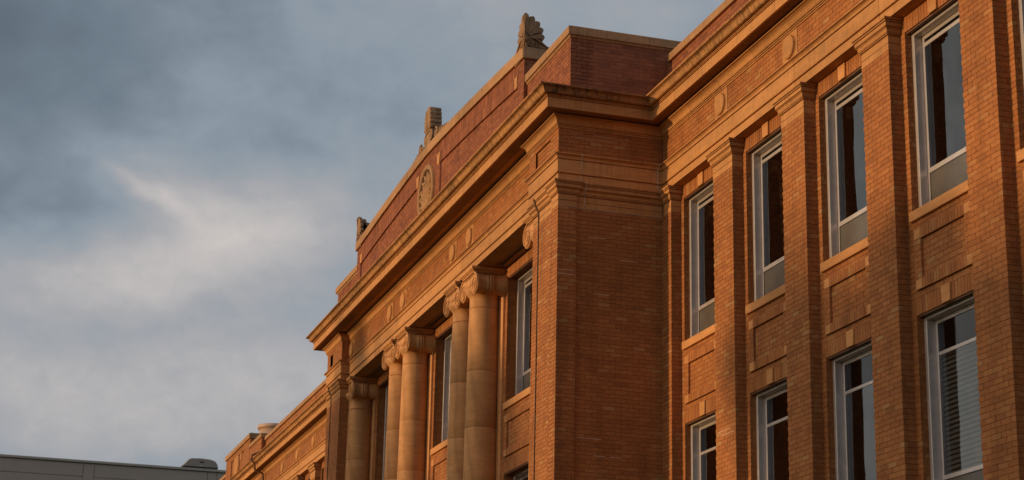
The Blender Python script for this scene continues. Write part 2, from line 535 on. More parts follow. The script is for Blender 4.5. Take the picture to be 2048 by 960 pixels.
# ------------------------------------------------------------------ mouldings
def moulding(parent, name, prof, path, mat='sandstone', stone=1.6, seed=0, back=-0.12, gap=0.006, core=True, segmat=None):
    """stones of a moulding, mitred where the path turns; outside is left of travel; prof is (projection, z) from bottom to top"""
    rnd = random.Random(seed)
    e = empty(name, parent)
    P = [Vector((x, y)) for x, y in path]
    nseg = len(P) - 1
    nrm = []
    for i in range(nseg):
        d = (P[i + 1] - P[i]).normalized()
        nrm.append(Vector((-d.y, d.x)))
    mit = []
    for i in range(len(P)):
        if i == 0: mit.append(nrm[0])
        elif i == nseg: mit.append(nrm[-1])
        else:
            a, b = nrm[i - 1], nrm[i]
            mit.append((a + b) / (1 + a.dot(b)))
    full = [(back, prof[0][1])] + list(prof) + [(back, prof[-1][1])]
    n = len(full)
    for i in range(nseg):
        d = P[i + 1] - P[i]
        L = d.length
        d = d / L
        cnt = max(1, round(L / stone))
        cuts = [0.0] + [L * (t + rnd.uniform(-0.06, 0.06)) / cnt for t in range(1, cnt)] + [L]
        for t in range(cnt):
            mb = MB()
            vs = []
            for end, u in ((0, cuts[t]), (1, cuts[t + 1])):
                atstart, atend = (t == 0 and end == 0), (t == cnt - 1 and end == 1)
                for p, z in full:
                    if atstart: q_ = P[i] + mit[i] * p
                    elif atend: q_ = P[i + 1] + mit[i + 1] * p
                    else: q_ = P[i] + d * (u + (gap / 2 if end == 0 else -gap / 2)) + nrm[i] * p
                    vs.append((q_.x, q_.y, z))
            fs = [(j, (j + 1) % n, n + (j + 1) % n, n + j) for j in range(n)]
            fs += [tuple(range(n - 1, -1, -1)), tuple(range(n, 2 * n))]
            mb.add(vs, fs)
            mb.build('stone', (segmat or {}).get(i, mat), e)
        if core and cnt > 1:       # pointing in the joints, set a little behind the stones' faces
            mb = MB()
            fj = [(back * 0.98, prof[0][1] + 0.004)] + [(p - 0.004, min(max(z, prof[0][1] + 0.004), prof[-1][1] - 0.004)) for p, z in prof] + [(back * 0.98, prof[-1][1] - 0.004)]
            for t in range(1, cnt):
                vs = []
                for u in (cuts[t] - gap / 2 - 0.001, cuts[t] + gap / 2 + 0.001):
                    for p, z in fj:
                        q_ = P[i] + d * u + nrm[i] * p
                        vs.append((q_.x, q_.y, z))
                mb.add(vs, [(j, (j + 1) % n, n + (j + 1) % n, n + j) for j in range(n)] + [tuple(range(n - 1, -1, -1)), tuple(range(n, 2 * n))])
            mb.build('pointing', 'stone_joint', e, kind='stuff')
    return e


def curve(p0, p1, bulge, n=6):
    """points of a quarter-like arc from p0 to p1 (projection, z), bulge > 0 convex"""
    out = []
    (a, b), (c, d_) = p0, p1
    dx, dz = c - a, d_ - b
    for i in range(n + 1):
        t = i / n
        s = bulge * sin(pi * t)
        out.append((a + dx * t + dz * s, b + dz * t - dx * s))
    return out


# ------------------------------------------------------------------ the building
B = empty('brick_building', loc=(0, 0, 0), label='red brick public building with sandstone columns, heavy cornice and raised portico', category='building')

PW = 0.724                      # pier width
WY = 0.175                      # plane of the wing's window wall
PIERS = [-27.587 + 2.437 * i for i in range(8)]         # centres, right wing
LPIERS = [-45.8 - 2.45 * i for i in range(20)]
XR = PIERS[-1] + PW / 2
ZH, ZS, ZSB = 9.61, 7.20, 7.06       # upper window head, sill top, sill bottom
ZH2 = 5.87
SX = -27.61                     # portico's side wall
FX, FY = -27.56, -1.84          # portico's front corner
AY, CY = -1.63, -1.05           # architrave face and wall plane of the colonnade
AR, AL = -29.10, -43.66         # inner edges of the two antae
LX = -45.30                     # portico's far corner
ZC0, ZC1 = 9.405, 9.83          # pier capitals
ZA1 = 10.305                    # top of architrave
ZF1 = 10.75                     # top of frieze


def core(name, boxes, parent, mat='mortar'):
    mb = MB()
    for b in boxes: mb.box(*b)
    return mb.build(name, mat, parent)


def pier(xc, far, half=None):
    """one brick pier with its sandstone capital"""
    x0, x1 = xc - PW / 2, xc + PW / 2
    if half: x0 = half
    c = MB()
    zb = zvis(xc)
    m_ = 'distant_brick' if far else 'mortar'
    c.box(x0 + PROUD, x1 - PROUD, PROUD, 0.40, (GROUND if far else zb - 0.1), ZC0 + 0.3)
    p = c.build('pier', m_, B)
    if not far:
        lo = MB(); lo.box(x0, x1, 0.0, 0.5, GROUND, zb - 0.1); lo.build('pier_base', 'distant_brick', p)
        n = int((ZC0 - zb) / CH)
        faces(p, (x1, 0.0), (-1, 0), ZC0 - n * CH, ZC0, x1 - x0, phase=0.0)
        faces(p, (x1, WY + 0.004), (0, -1), ZC0 - n * CH, ZC0, WY - 0.042, phase=0.3)
    return p


def groove(p, z, h=0.010, d=0.016):
    """a quirk cut into a moulding's face"""
    return [(p, z), (p - d, z + 0.001), (p - d, z + h - 0.001), (p, z + h)]


CAPP = [(0.0, ZC0)] + groove(0.0, 9.494) + groove(0.0, 9.600)[:3] + [(0.018, 9.611), (0.018, 9.622), (0.010, 9.623), (0.010, 9.629), (0.027, 9.630), (0.027, 9.642)] + \
       curve((0.034, 9.646), (0.066, 9.702), -0.24, 6) + [(0.050, 9.704), (0.050, 9.712), (0.062, 9.713), (0.062, 9.764), (0.054, 9.765), (0.054, 9.771), (0.076, 9.772), (0.076, 9.788),
        (0.066, 9.789), (0.066, 9.795), (0.090, 9.796), (0.096, 9.812), (0.096, ZC1 - 0.006)]


def capital(parent, path, seed):
    return moulding(parent, 'pier_capital', CAPP, path, stone=3.0, seed=seed, back=-0.10)


# windows ------------------------------------------------------------------------------------------------
def window(xl, xr, yw, zs, zh, kind, bay_label=None, lights=1, rev=0.092):
    """frame, sash rails and panes set in a reveal; y planes follow the wall plane yw"""
    yf, ys, yg = yw + rev, yw + rev + 0.113, yw + rev + 0.120
    w = empty('window', B)
    if bay_label: w['label'] = bay_label
    fr_ = MB()
    fr_.box(xl, xl + 0.066, yf, ys + 0.06, zs, zh)
    fr_.box(xr - 0.066, xr, yf, ys + 0.06, zs, zh)
    fr_.box(xl + 0.066, xr - 0.066, yf, ys + 0.06, zh - 0.084, zh)
    fr_.box(xl + 0.066, xr - 0.066, yf + 0.05, ys + 0.06, zs, zs + 0.02)
    for i in range(1, lights):
        xm = xl + (xr - xl) * i / lights
        fr_.box(xm - 0.06, xm + 0.06, yf, ys + 0.06, zs + 0.02, zh - 0.084)
    bevel(fr_.build('frame', 'frame_paint', w), 0.004)
    gk = MB()
    gk.box(xl - 0.012, xl, yf + 0.01, ys, zs, zh + 0.012); gk.box(xr, xr + 0.012, yf + 0.01, ys, zs, zh + 0.012); gk.box(xl, xr, yf + 0.01, ys, zh, zh + 0.012)
    gk.build('seal', 'gasket', w)
    for i in range(lights):
        a = xl + 0.066 if i == 0 else xl + (xr - xl) * i / lights + 0.06
        b = xr - 0.066 if i == lights - 1 else xl + (xr - xl) * (i + 1) / lights - 0.06
        sa = MB()
        zt, zb = zh - 0.084, zs + 0.02
        rails = [(zt - 0.055, zt)]
        panes, scr = [], []
        if kind == 'upper':
            rails += [(zt - 0.155, zt - 0.10), (7.705, 7.772), (zb, zb + 0.045)]
            panes = [(zt - 0.10, zt - 0.055), (7.772, zt - 0.155)]
            scr = [(zb + 0.045, 7.705)]
        else:
            rails += [(5.362, 5.408), (3.848, 3.903), (zb, zb + 0.045)]
            panes = [(5.408, zt - 0.055), (3.903, 5.362)]
            scr = [(zb + 0.045, 3.848)]
        sa.box(a, a + 0.05, ys, ys + 0.045, zb, zt)
        sa.box(b - 0.05, b, ys, ys + 0.045, zb, zt)
        for r_a, r_b in rails:
            sa.box(a + 0.05, b - 0.05, ys, ys + 0.045, r_a, r_b)
        bevel(sa.build('sash', 'frame_paint', w), 0.004)
        for z0_, z1_ in panes:
            g = MB(); g.box(a + 0.04, b - 0.04, yg, yg + 0.006, z0_ - 0.01, z1_ + 0.01); g.build('pane', 'dim_glass' if (kind == 'lower' and z0_ > 5.0) else 'glass', w)
        for z0_, z1_ in scr:
            g = MB(); g.box(a + 0.04, b - 0.04, yg, yg + 0.006, z0_ - 0.01, z1_ + 0.01); g.build('pane', 'glass', w)
            g = MB(); g.box(a + 0.045, b - 0.045, ys + 0.002, ys + 0.005, z0_ - 0.01, z1_ + 0.01); g.build('screen', 'screen_mesh', w)
            g = MB(); g.box(a + 0.05, a + 0.060, ys - 0.004, ys + 0.03, z0_ , z1_); g.box(a + 0.060, b - 0.05, ys - 0.004, ys + 0.03, z1_ - 0.010, z1_); g.build('screen_rim', 'gasket', w)
    return w


def sill(xl, xr, yw, z0, z1):
    mb = MB()
    y0 = yw - 0.045
    mb.add([(xl, y0, z0), (xr, y0, z0), (xr, yw + 0.15, z0), (xl, yw + 0.15, z0), (xl, y0, z1 - 0.012), (xr, y0, z1 - 0.012), (xr, yw + 0.15, z1), (xl, yw + 0.15, z1)],
           [(0, 3, 2, 1), (4, 5, 6, 7), (0, 1, 5, 4), (1, 2, 6, 5), (2, 3, 7, 6), (3, 0, 4, 7)])
    return bevel(mb.build('sill', 'buff_stone', B), 0.005)


def bay(xl, xr, yw, far, lights=1, ztop=ZC1, reach=0.12, rev=0.092):
    """window wall between two piers: xl, xr are the pier sides"""
    jl, jr = xl + reach, xr - reach
    zb = zvis((xl + xr) / 2)
    yb = yw + (0.0 if far else PROUD)
    m_ = 'distant_brick' if far else 'mortar'
    wl = MB()
    zlow = 3.25
    for a, b in ((xl, jl - (0 if far else PROUD)), (jr, xr)):
        wl.box(a, b, yb, yw + rev + 0.178, GROUND if far else zb - 0.1, ztop)
    wl.box(jl, jr, yb, yw + rev - 0.002, ZH + 0.002, ztop); wl.box(jl, jr, yw + rev - 0.002, yw + rev + 0.178, ZH + 0.034, ztop)
    wl.box(jl, jr, yb, yw + rev - 0.002, ZH2 + 0.002, ZSB); wl.box(jl, jr, yw + rev - 0.002, yw + rev + 0.178, ZH2 + 0.034, ZSB)
    if far or zb - 0.1 < zlow: wl.box(jl, jr, yb, yw + 0.45, GROUND if far else zb - 0.1, zlow - 0.14)
    wobj = wl.build('window_wall', m_, B)
    if not far:
        lo = MB(); lo.box(xl, xr, yw, yw + 0.45, GROUND, zb - 0.1); lo.build('wall_base', 'distant_brick', wobj)
        n = int((ZH - zb) / CH)
        za = ZH - n * CH
        faces(wobj, (jl, yw), (-1, 0), za, ZH, reach, phase=0.55)
        faces(wobj, (xr, yw), (-1, 0), za, ZH, reach, phase=0.25)
        # reveal facing +x
        nn = int((ZH - ZS) / CH)
        faces(wobj, (jl, yw + rev + 0.003), (0, -1), ZS, ZH, rev + 0.003 - 0.042, phase=0.35)
        n2 = int((ZH2 - max(zb, zlow)) / CH)
        if ZH2 > zb: faces(wobj, (jl, yw + rev + 0.003), (0, -1), ZH2 - n2 * CH, ZH2, rev + 0.003 - 0.042, phase=0.15)
        # soldier lintels with a keystone
        xk0, xk1 = (jl + jr) / 2 - 0.10, (jl + jr) / 2 + 0.10
        for z in ((ZH, 9.822), (ZH2, 6.085)):
            if z[0] < zb - 0.3: continue
            if lights == 1:
                faces(wobj, (jr, yw), (-1, 0), z[0], z[1], jr - xk1, kind='soldier')
                faces(wobj, (xk0, yw), (-1, 0), z[0], z[1], xk0 - jl, kind='soldier')
            else:
                faces(wobj, (jr, yw), (-1, 0), z[0], z[1], jr - jl, kind='soldier')
            faces(wobj, (jl, yw), (-1, 0), z[0], z[1], reach, phase=0.4)
            faces(wobj, (xr, yw), (-1, 0), z[0], z[1], reach, phase=0.4)
        # apron with a raised brick border round a flat field, stones at the corners
        zp0, zp1 = 6.165, 6.935
        bx0, bx1 = jl + 0.075, jr - 0.075
        q0, q1 = yw, 0.034
        faces(wobj, (jr, yw), (-1, 0), zp1, ZSB, jr - jl, phase=0.2)
        faces(wobj, (jr, yw), (-1, 0), 6.085, zp0, jr - jl, phase=0.0)
        faces(wobj, (bx0, yw), (-1, 0), zp0, zp1, bx0 - jl, phase=0.1)
        faces(wobj, (jr, yw), (-1, 0), zp0, zp1, jr - bx1, phase=0.1)
        faces(wobj, (bx1 - 0.15, yw), (-1, 0), zp0 + 0.135, zp1 - 0.135, bx1 - bx0 - 0.30, phase=0.3)
        faces(wobj, (bx1 - 0.15, yw - q1), (-1, 0), zp1 - 0.135, zp1, bx1 - bx0 - 0.30, kind='soldier', depth=0.05)
        faces(wobj, (bx1 - 0.15, yw - q1), (-1, 0), zp0, zp0 + 0.135, bx1 - bx0 - 0.30, kind='soldier', depth=0.05)
        faces(wobj, (bx0 + 0.15, yw - q1), (-1, 0), zp0 + 0.135, zp1 - 0.135, 0.15, depth=0.05, phase=0.5)
        faces(wobj, (bx1, yw - q1), (-1, 0), zp0 + 0.135, zp1 - 0.135, 0.15, depth=0.05, phase=0.5)
        cb_ = MB()
        bd = PROUD - 0.001
        cb_.box(bx0 + 0.002, bx1 - 0.002, yw - q1 + bd, yw + 0.02, zp1 - 0.133, zp1 - 0.002)
        cb_.box(bx0 + 0.002, bx1 - 0.002, yw - q1 + bd, yw + 0.02, zp0 + 0.002, zp0 + 0.133)
        cb_.box(bx0 + 0.002, bx0 + 0.148, yw - q1 + bd, yw + 0.02, zp0 + 0.133, zp1 - 0.133)
        cb_.box(bx1 - 0.148, bx1 - 0.002, yw - q1 + bd, yw + 0.02, zp0 + 0.133, zp1 - 0.133)
        cb_.build('panel_border', 'mortar', wobj)
        for a in (bx0, bx1 - 0.15):
            for z in (zp0, zp1 - 0.135):
                s_ = MB(); s_.box(a + 0.003, a + 0.147, yw - q1 - 0.004, yw + 0.02, z + 0.003, z + 0.132)
                bevel(s_.build('stone', 'buff_stone', wobj), 0.004)
        for z in ((ZH, 9.815), (ZH2, 6.083)):
            if lights == 1:
                s_ = MB()
                s_.prism_y([(xk0 + 0.008, z[0] - 0.004), (xk1 - 0.008, z[0] - 0.004), (xk1 + 0.004, z[1]), (xk0 - 0.004, z[1])], yw - 0.028, yw + 0.02)
                bevel(s_.build('keystone', 'buff_stone', wobj), 0.004)
        # steel angle under the soldiers
        for z in (ZH, ZH2):
            st_ = MB()
            st_.box(jl + 0.001, jr - 0.001, yw + 0.018, yw + 0.060, z - 0.020, z)
            st_.build('lintel_plate', 'dark_copper', wobj)
    sill(jl - 0.015, jr + 0.10 if xr - jr > 0.1 else jr, yw, ZSB, ZS)
    sill(jl - 0.015, jr, yw, zlow - 0.14, zlow)
    wu = window(jl, jr, yw, ZS, ZH + 0.030, 'upper', lights=lights, rev=rev)
    wlw = None
    if not far or True:
        wlw = window(jl, jr, yw, zlow, ZH2 + 0.030, 'lower', lights=lights, rev=rev)
    return wu, wlw


for i, xc in enumerate(PIERS):
    far = i >= 6
    p = pier(xc, far, half=(SX if i == 0 else None))
    x0, x1 = xc - PW / 2, xc + PW / 2
    if i > 0:
        capital(B, [(x1, WY), (x1, 0), (x0, 0), (x0, WY)], i)
for i in range(len(PIERS) - 1):
    xl, xr = PIERS[i] + PW / 2, PIERS[i + 1] - PW / 2
    bay(xl, xr, WY, i >= 5)
# blind hanging behind the wide pane of the fourth lower window
xl = PIERS[3] + PW / 2 + 0.12 + 0.066
xr = PIERS[4] - PW / 2 - 0.12 - 0.066
bl = empty('blind', B, label='pale horizontal slatted blind behind the lower window glass')
prot = MB(); prot.box(-(xr - xl) / 2, (xr - xl) / 2, -0.026, 0.026, -0.0012, 0.0012)
s0 = prot.build('slat', 'blind_slat', bl)
for i in range(24):
    o = s0 if i == 0 else s0.copy()
    if i: COL.objects.link(o)
    o.location = ((xl + xr) / 2, WY + 0.235 + 0.045, 3.93 + i * 0.0605)
    o.rotation_euler = (radians(64), 0, 0)
hd = MB(); hd.box(xl, xr, WY + 0.30, WY + 0.35, 5.36, 5.41); hd.build('headrail', 'blind_slat', bl)

# left wing, far away: same order of piers and windows, bricks by material
for i, xc in enumerate(LPIERS):
    pier(xc, True)
    x0, x1 = xc - PW / 2, xc + PW / 2
    if i < 9: capital(B, [(x1, WY), (x1, 0), (x0, 0), (x0, WY)], 40 + i)
for i in range(8):
    bay(LPIERS[i + 1] + PW / 2, LPIERS[i] - PW / 2, WY, True)
core('window_wall', [(LPIERS[-1], LPIERS[8], WY, 0.6, GROUND, ZC1)], B, 'distant_brick')

# portico: side wall, corner pilaster and antae ----------------------------------------------------------
side = core('side_wall', [(SX - 0.3, SX - PROUD, -1.6, 0.3, GROUND, ZC0 + 0.3), (SX - 0.3, FX - PROUD, FY + PROUD, -1.515 - 0.0, GROUND, ZC0)], B)
zb = zvis(SX) + 0.1
n = int((ZC0 - zb) / CH)
faces(side, (SX, 0.0), (0, -1), ZC0 - n * CH, ZC0, 1.515, phase=0.0)
faces(side, (FX, -1.515), (0, -1), ZC0 - n * CH, ZC0, -1.515 - FY, phase=0.35)
XP = FX - 0.335                 # inner edge of the corner pilaster on the front
XCB = -28.66                    # where the anta steps back beside the cable
fro = core('anta_wall', [(AR + 0.0, XCB, FY + 0.045 + PROUD + 0.04, CY + 0.1, GROUND, ZC0), (XCB, XP, FY + 0.045 + PROUD, CY, GROUND, ZC0), (XP, FX - 0.1, FY + PROUD, CY, GROUND, ZC0)], B)
faces(fro, (FX, FY), (-1, 0), ZC0 - n * CH, ZC0, 0.335, phase=0.0)
faces(fro, (XP, FY + 0.045), (-1, 0), ZC0 - n * CH, ZC0, XP - XCB, phase=0.3)
faces(fro, (XCB, FY + 0.085), (-1, 0), ZC0 - n * CH, ZC0, XCB - AR, phase=0.6)
moulding(B, 'anta_capital', CAPP, [(SX, 0.0), (SX, -1.515), (FX, -1.515), (FX, FY), (XP, FY), (XP, FY + 0.045), (XCB, FY + 0.045), (XCB, FY + 0.085), (AR, FY + 0.085), (AR, CY)], stone=1.6, seed=3, back=-0.04)
# joints repointed with paler mortar here and there on the side wall
rp_ = random.Random(11)
for (ya, yb_, zk) in ((-1.20, -0.92, 7.95), (-0.75, -0.45, 8.62), (-1.45, -1.05, 5.62), (-1.18, -0.98, 5.35), (-0.9, -0.7, 5.36), (-1.83, -1.53, 8.30), (-1.83, -1.53, 8.24), (-1.30, -1.0, 8.9)):
    kz = ZC0 - round((ZC0 - zk) / CH) * CH
    xf = FX if yb_ < -1.5 else SX
    mb = MB(); mb.box(xf - 0.012, xf + 0.0006, ya, yb_, kz - JT / 2, kz + JT / 2)
    mb.build('repointed_joint', 'pale_joint', side)
for i in range(5):
    y_ = -1.60 + i * 0.2032 - 0.02
    for kz in (ZF1 - 0.07, ZF1 - 0.137):
        if rp_.random() < 0.75:
            mb = MB(); mb.box(FX - 0.032, FX - 0.0194, y_, y_ + 0.2, kz - 0.003, kz + 0.003); mb.build('repointed_joint', 'pale_joint', side)
for kz, xa, xb in ((ZC0 - 59 * CH, -25.45, -24.98), (ZC0 - 60 * CH, -25.3, -24.85)):
    mb = MB(); mb.box(xa, xb, -0.0006, 0.012, kz - JT / 2, kz + JT / 2); mb.build('repointed_joint', 'pale_joint', side)

# the first pilaster's capital in the angle
moulding(B, 'pier_capital', CAPP, [(PIERS[0] + PW / 2, WY), (PIERS[0] + PW / 2, 0), (SX + 0.095, 0)], stone=3, seed=5, back=-0.1)
zend = ZC0 - n * CH
core('wall_base', [(SX - 0.3, SX, -1.516, 0.1, GROUND, zend)], side, 'distant_brick')
core('wall_base', [(XP, FX, FY, -1.516, GROUND, zend)], side, 'distant_brick')
core('wall_base', [(XCB, XP, FY + 0.045, CY, GROUND, zend)], side, 'distant_brick')
core('wall_base', [(AR, XCB, FY + 0.085, CY, GROUND, zend)], side, 'distant_brick')
# far anta
AF = AL
fal = core('anta_wall', [(LX + PROUD, AF - 1.0, FY + 0.04 + PROUD, CY + 0.1, GROUND, ZC0), (AF - 1.0, AF - PROUD, FY + PROUD, CY + 0.1, GROUND, ZC0), (LX + PROUD, LX + 0.35, FY + 0.05, 0.4, GROUND, ZC0 + 0.3)], B)
zb2 = zvis(AF) - 0.2
n2 = int((ZC0 - zb2) / CH)
faces(fal, (AF, CY), (0, -1), ZC0 - n2 * CH, ZC0, CY - FY, phase=0.0)
XQ = AF - 0.98
faces(fal, (AF, FY), (-1, 0), ZC0 - n2 * CH, ZC0, AF - XQ, phase=0.3)
faces(fal, (XQ, FY + 0.04), (-1, 0), ZC0 - n2 * CH, ZC0, XQ - LX, phase=0.3)
moulding(B, 'anta_capital', CAPP, [(AF, CY), (AF, FY), (XQ, FY), (XQ, FY + 0.04), (LX, FY + 0.04), (LX, 0.0)], stone=1.6, seed=6, back=-0.04)

# lightning cables that run down over the anta capitals
for cx, cy in ((XCB, FY + 0.045), (XQ + 0.02, FY)):
    cbm = MB()
    pts = [(cx, cy + 0.02, ZC1 - 0.01)]
    for p_, z_ in reversed(CAPP):
        pts.append((cx, cy - p_ - 0.012, z_))
    pts += [(cx + 0.004 * sin(z * 3), cy - 0.012, z) for z in (9.2, 8.5, 7.7, 7.0, 6.2, 5.4, 4.6, 3.0, GROUND)]
    cbm.tube(pts, 0.011, 6)
    cbm.build('cable', 'cable_rubber', B)

# entablature --------------------------------------------------------------------------------------------
ENT = [(XR, 0.0), (FX - 0.02, 0.0), (FX - 0.02, FY), (AR, FY), (AR, AY), (AL, AY), (AL, FY), (LX, FY), (LX, 0.0), (LPIERS[-1] - 0.4, 0.0)]
ARCH = [(0.0, ZC1), (0.0, 9.955), (-0.010, 9.956), (-0.010, 9.965), (0.020, 9.966)] + curve((0.022, 9.968), (0.020, 9.990), 0.3, 4)[1:] + [(0.010, 9.991), (0.010, 10.200), (-0.004, 10.201), (-0.004, 10.211), (0.020, 10.212)] + curve((0.024, 10.214), (0.056, 10.272), -0.22, 5) + \
       [(0.048, 10.274), (0.048, 10.281), (0.070, 10.282), (0.070, 10.298), (0.0, ZA1)]
moulding(B, 'architrave', ARCH, ENT, stone=2.44, seed=11, back=-0.30)
# pale mortar smeared down three joints of the side moulding
def smear(yj, prof, xb, seed_):
    mb = MB()
    pts = [(xb + p + 0.003, yj + 0.006 * sin(i * 1.7 + seed_), z) for i, (p, z) in enumerate(prof)]
    mb.tube(pts, 0.0075, 5)
    mb.build('mortar_line', 'pale_joint', B)


smear(FY + 0.40, [q for q in ARCH if q[1] > 9.99], FX - 0.02, 0)
smear(FY + 0.40, [(0.0, 9.84), (0.0, 9.955)], FX - 0.02, 0)
smear(-1.37, CAPP[5:], SX, 1)
smear(-1.37, [(0.0, 9.42), (0.0, 9.60)], SX, 1)
smear(-0.09, ARCH, FX - 0.02, 2)
BED = [(0.004, ZF1 - 0.004), (0.018, ZF1 - 0.002), (0.018, 10.768), (0.008, 10.769), (0.008, 10.777), (0.028, 10.778), (0.030, 10.794), (0.018, 10.795), (0.018, 10.803), (0.042, 10.804), (0.046, 10.818)] + curve((0.050, 10.821), (0.118, 10.912), -0.18, 7) + \
      [(0.108, 10.914), (0.108, 10.921), (0.130, 10.922), (0.130, 10.940), (0.05, 10.942)]
moulding(B, 'bed_mould', BED, ENT, stone=1.22, seed=12, back=-0.2)
CPATH = [(XR, -0.015), (FX, -0.015), (FX, FY), (LX - 0.06, FY), (LX - 0.06, -0.015), (LPIERS[-1] - 0.4, -0.015)]
CORN = [(0.02, 10.985), (0.262, 10.985), (0.268, 10.962), (0.308, 10.962), (0.308, 11.124), (0.296, 11.125), (0.296, 11.133), (0.322, 11.134), (0.322, 11.146), (0.312, 11.147), (0.312, 11.153), (0.334, 11.154), (0.334, 11.166)]
moulding(B, 'corona', CORN, CPATH, stone=1.22, seed=13, back=-0.25)
CYM = [(0.322, 11.168), (0.322, 11.175)] + curve((0.342, 11.176), (0.405, 11.222), 0.26, 6) + curve((0.408, 11.225), (0.464, 11.278), -0.20, 5) + [(0.484, 11.283), (0.488, 11.305), (0.0, 11.37)]
moulding(B, 'gutter_mould', CYM, CPATH, 'stained_sandstone', stone=1.22, seed=13, back=-0.25, segmat={1: 'shaded_sooty_gutter'})  # side return's colour holds painted shade as well as stains
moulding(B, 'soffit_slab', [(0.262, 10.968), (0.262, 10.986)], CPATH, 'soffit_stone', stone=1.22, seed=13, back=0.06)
# grey sealant squeezed out under the capitals of the side wall and the angle pilaster
moulding(B, 'sealant_bead', [(0.004, ZC0 - 0.010), (0.004, ZC0)], [(SX, 0.0), (SX, -1.515), (FX, -1.515), (FX, FY)], 'sealant', stone=9, back=-0.004, core=False)

# frieze: brick course band with stone roundels
fz = empty('frieze', B)
fcore = MB()
fcore.box(XR, FX - 0.3, PROUD, 0.5, ZC1 + 0.2, 10.99)
fcore.box(FX - 0.4, FX - 0.02 - PROUD, FY + PROUD, 0.0, ZC1 + 0.2, 10.99)
fcore.box(AR + PROUD - 0.002, FX - 0.3, FY + PROUD + 0.034, AY + 0.5, ZC1 + 0.2, 10.99)
fcore.box(AL, AR, AY + PROUD, CY + 0.3, ZC1 + 0.25, 10.99)
fcore.box(LX + PROUD, AL - PROUD, FY + PROUD, AY + 0.5, ZC1 + 0.2, 10.99)
fcore.box(LX + PROUD, LX + 0.6, FY + PROUD, 0.3, ZC1 + 0.2, 10.99)
fcore.build('core', 'mortar', fz)
fc2 = MB(); fc2.box(LPIERS[-1] - 0.4, LX + 0.01, 0.0, 0.5, ZC1 + 0.2, 10.99); fc2.build('core', 'distant_brick', fz)
faces(fz, (FX - 0.02, 0.0), (0, -1), ZA1, ZF1, -FY, phase=0.2)
faces(fz, (AL, AY), (0, -1), ZA1, ZF1, AY - FY, phase=0.2)


def roundel(xc, y, z0=10.315, z1=10.742, w=0.475):
    e = empty('roundel', B)
    b = MB(); b.box(xc - w / 2, xc + w / 2, y - 0.012, y + 0.05, z0, z1); bevel(b.build('block', 'sandstone', e), 0.004)
    r_ = 0.175
    zc = (z0 + z1) / 2
    d_ = MB()
    d_.lathe([(0.0, -0.062), (r_ * 0.6, -0.060), (r_ * 0.93, -0.054), (r_, -0.045), (r_, -0.010)], (xc, y, zc), 'y', 36)
    d_.build('disc', 'sandstone', e)
    g_ = MB()
    g_.lathe([(r_ + 0.008, -0.0125), (r_ + 0.010, -0.020), (r_ + 0.022, -0.020), (r_ + 0.024, -0.0125)], (xc, y, zc), 'y', 36)
    g_.build('ring', 'sandstone', e)


def frieze_run(x_hi, x_lo, y, marks, w=0.475, geo=True):
    """bricks between the roundel blocks from x_hi down to x_lo"""
    xs = x_hi
    for c_ in sorted(marks, reverse=True):
        if geo: faces(fz, (xs, y), (-1, 0), ZA1 + 0.005, ZF1, xs - (c_ + w / 2), phase=random.random())
        roundel(c_, y)
        xs = c_ - w / 2
    if geo and xs - x_lo > 0.05: faces(fz, (xs, y), (-1, 0), ZA1 + 0.005, ZF1, xs - x_lo, phase=random.random())


frieze_run(XR, FX, 0.0, PIERS[1:])
COLX = [-29.38, -33.33, -34.50, -38.42, -39.60, -43.60]
frieze_run(AR, AL, AY, [c_ - 0.06 for c_ in COLX[1:5]] + [-43.42])
for i in range(7): roundel(LPIERS[i], 0.0)
# anta frieze blocks with a sunk rectangular field
for xa, xb in ((FX - 0.02, AR), (AL, LX)):
    a, b = xa - 0.40, xb + 0.34
    za, zb_ = ZA1 + 0.085, ZF1 - 0.075
    faces(fz, (xa, FY), (-1, 0), ZA1, za, xa - xb, phase=0.2)
    faces(fz, (xa, FY), (-1, 0), zb_, ZF1, xa - xb, phase=0.7)
    faces(fz, (xa, FY), (-1, 0), za, zb_, xa - a, phase=0.2)
    faces(fz, (b, FY), (-1, 0), za, zb_, b - xb, phase=0.2)
    faces(fz, (a, FY + 0.034), (-1, 0), za, zb_, a - b, phase=0.4)
    c_ = MB()
    for bx in ((xa - PROUD, a, za - 0.09, zb_ + 0.08), (b, xb + PROUD, za - 0.09, zb_ + 0.08), (a, b, za - 0.09, za), (a, b, zb_, zb_ + 0.08)):
        c_.box(bx[0], bx[1], FY + PROUD + 0.001, FY + 0.06, bx[2], bx[3])
    c_.build('core', 'mortar', fz)

# colonnade ----------------------------------------------------------------------------------------------
YC = -1.335
ZN = 9.09


def shaft_r(z):
    t = (ZN - z) / 9.5
    return 0.283 + 0.10 * t - 0.03 * t * t


def spiral(cx, cz, y, r0_, turns, sgn, start, n=44):
    pts = []
    for i in range(n + 1):
        t = i / n
        a = start + sgn * turns * 2 * pi * t
        r_ = r0_ * (1 - t) ** 1.15 + 0.018
        pts.append((cx + r_ * cos(a), y, cz + r_ * sin(a)))
    return pts


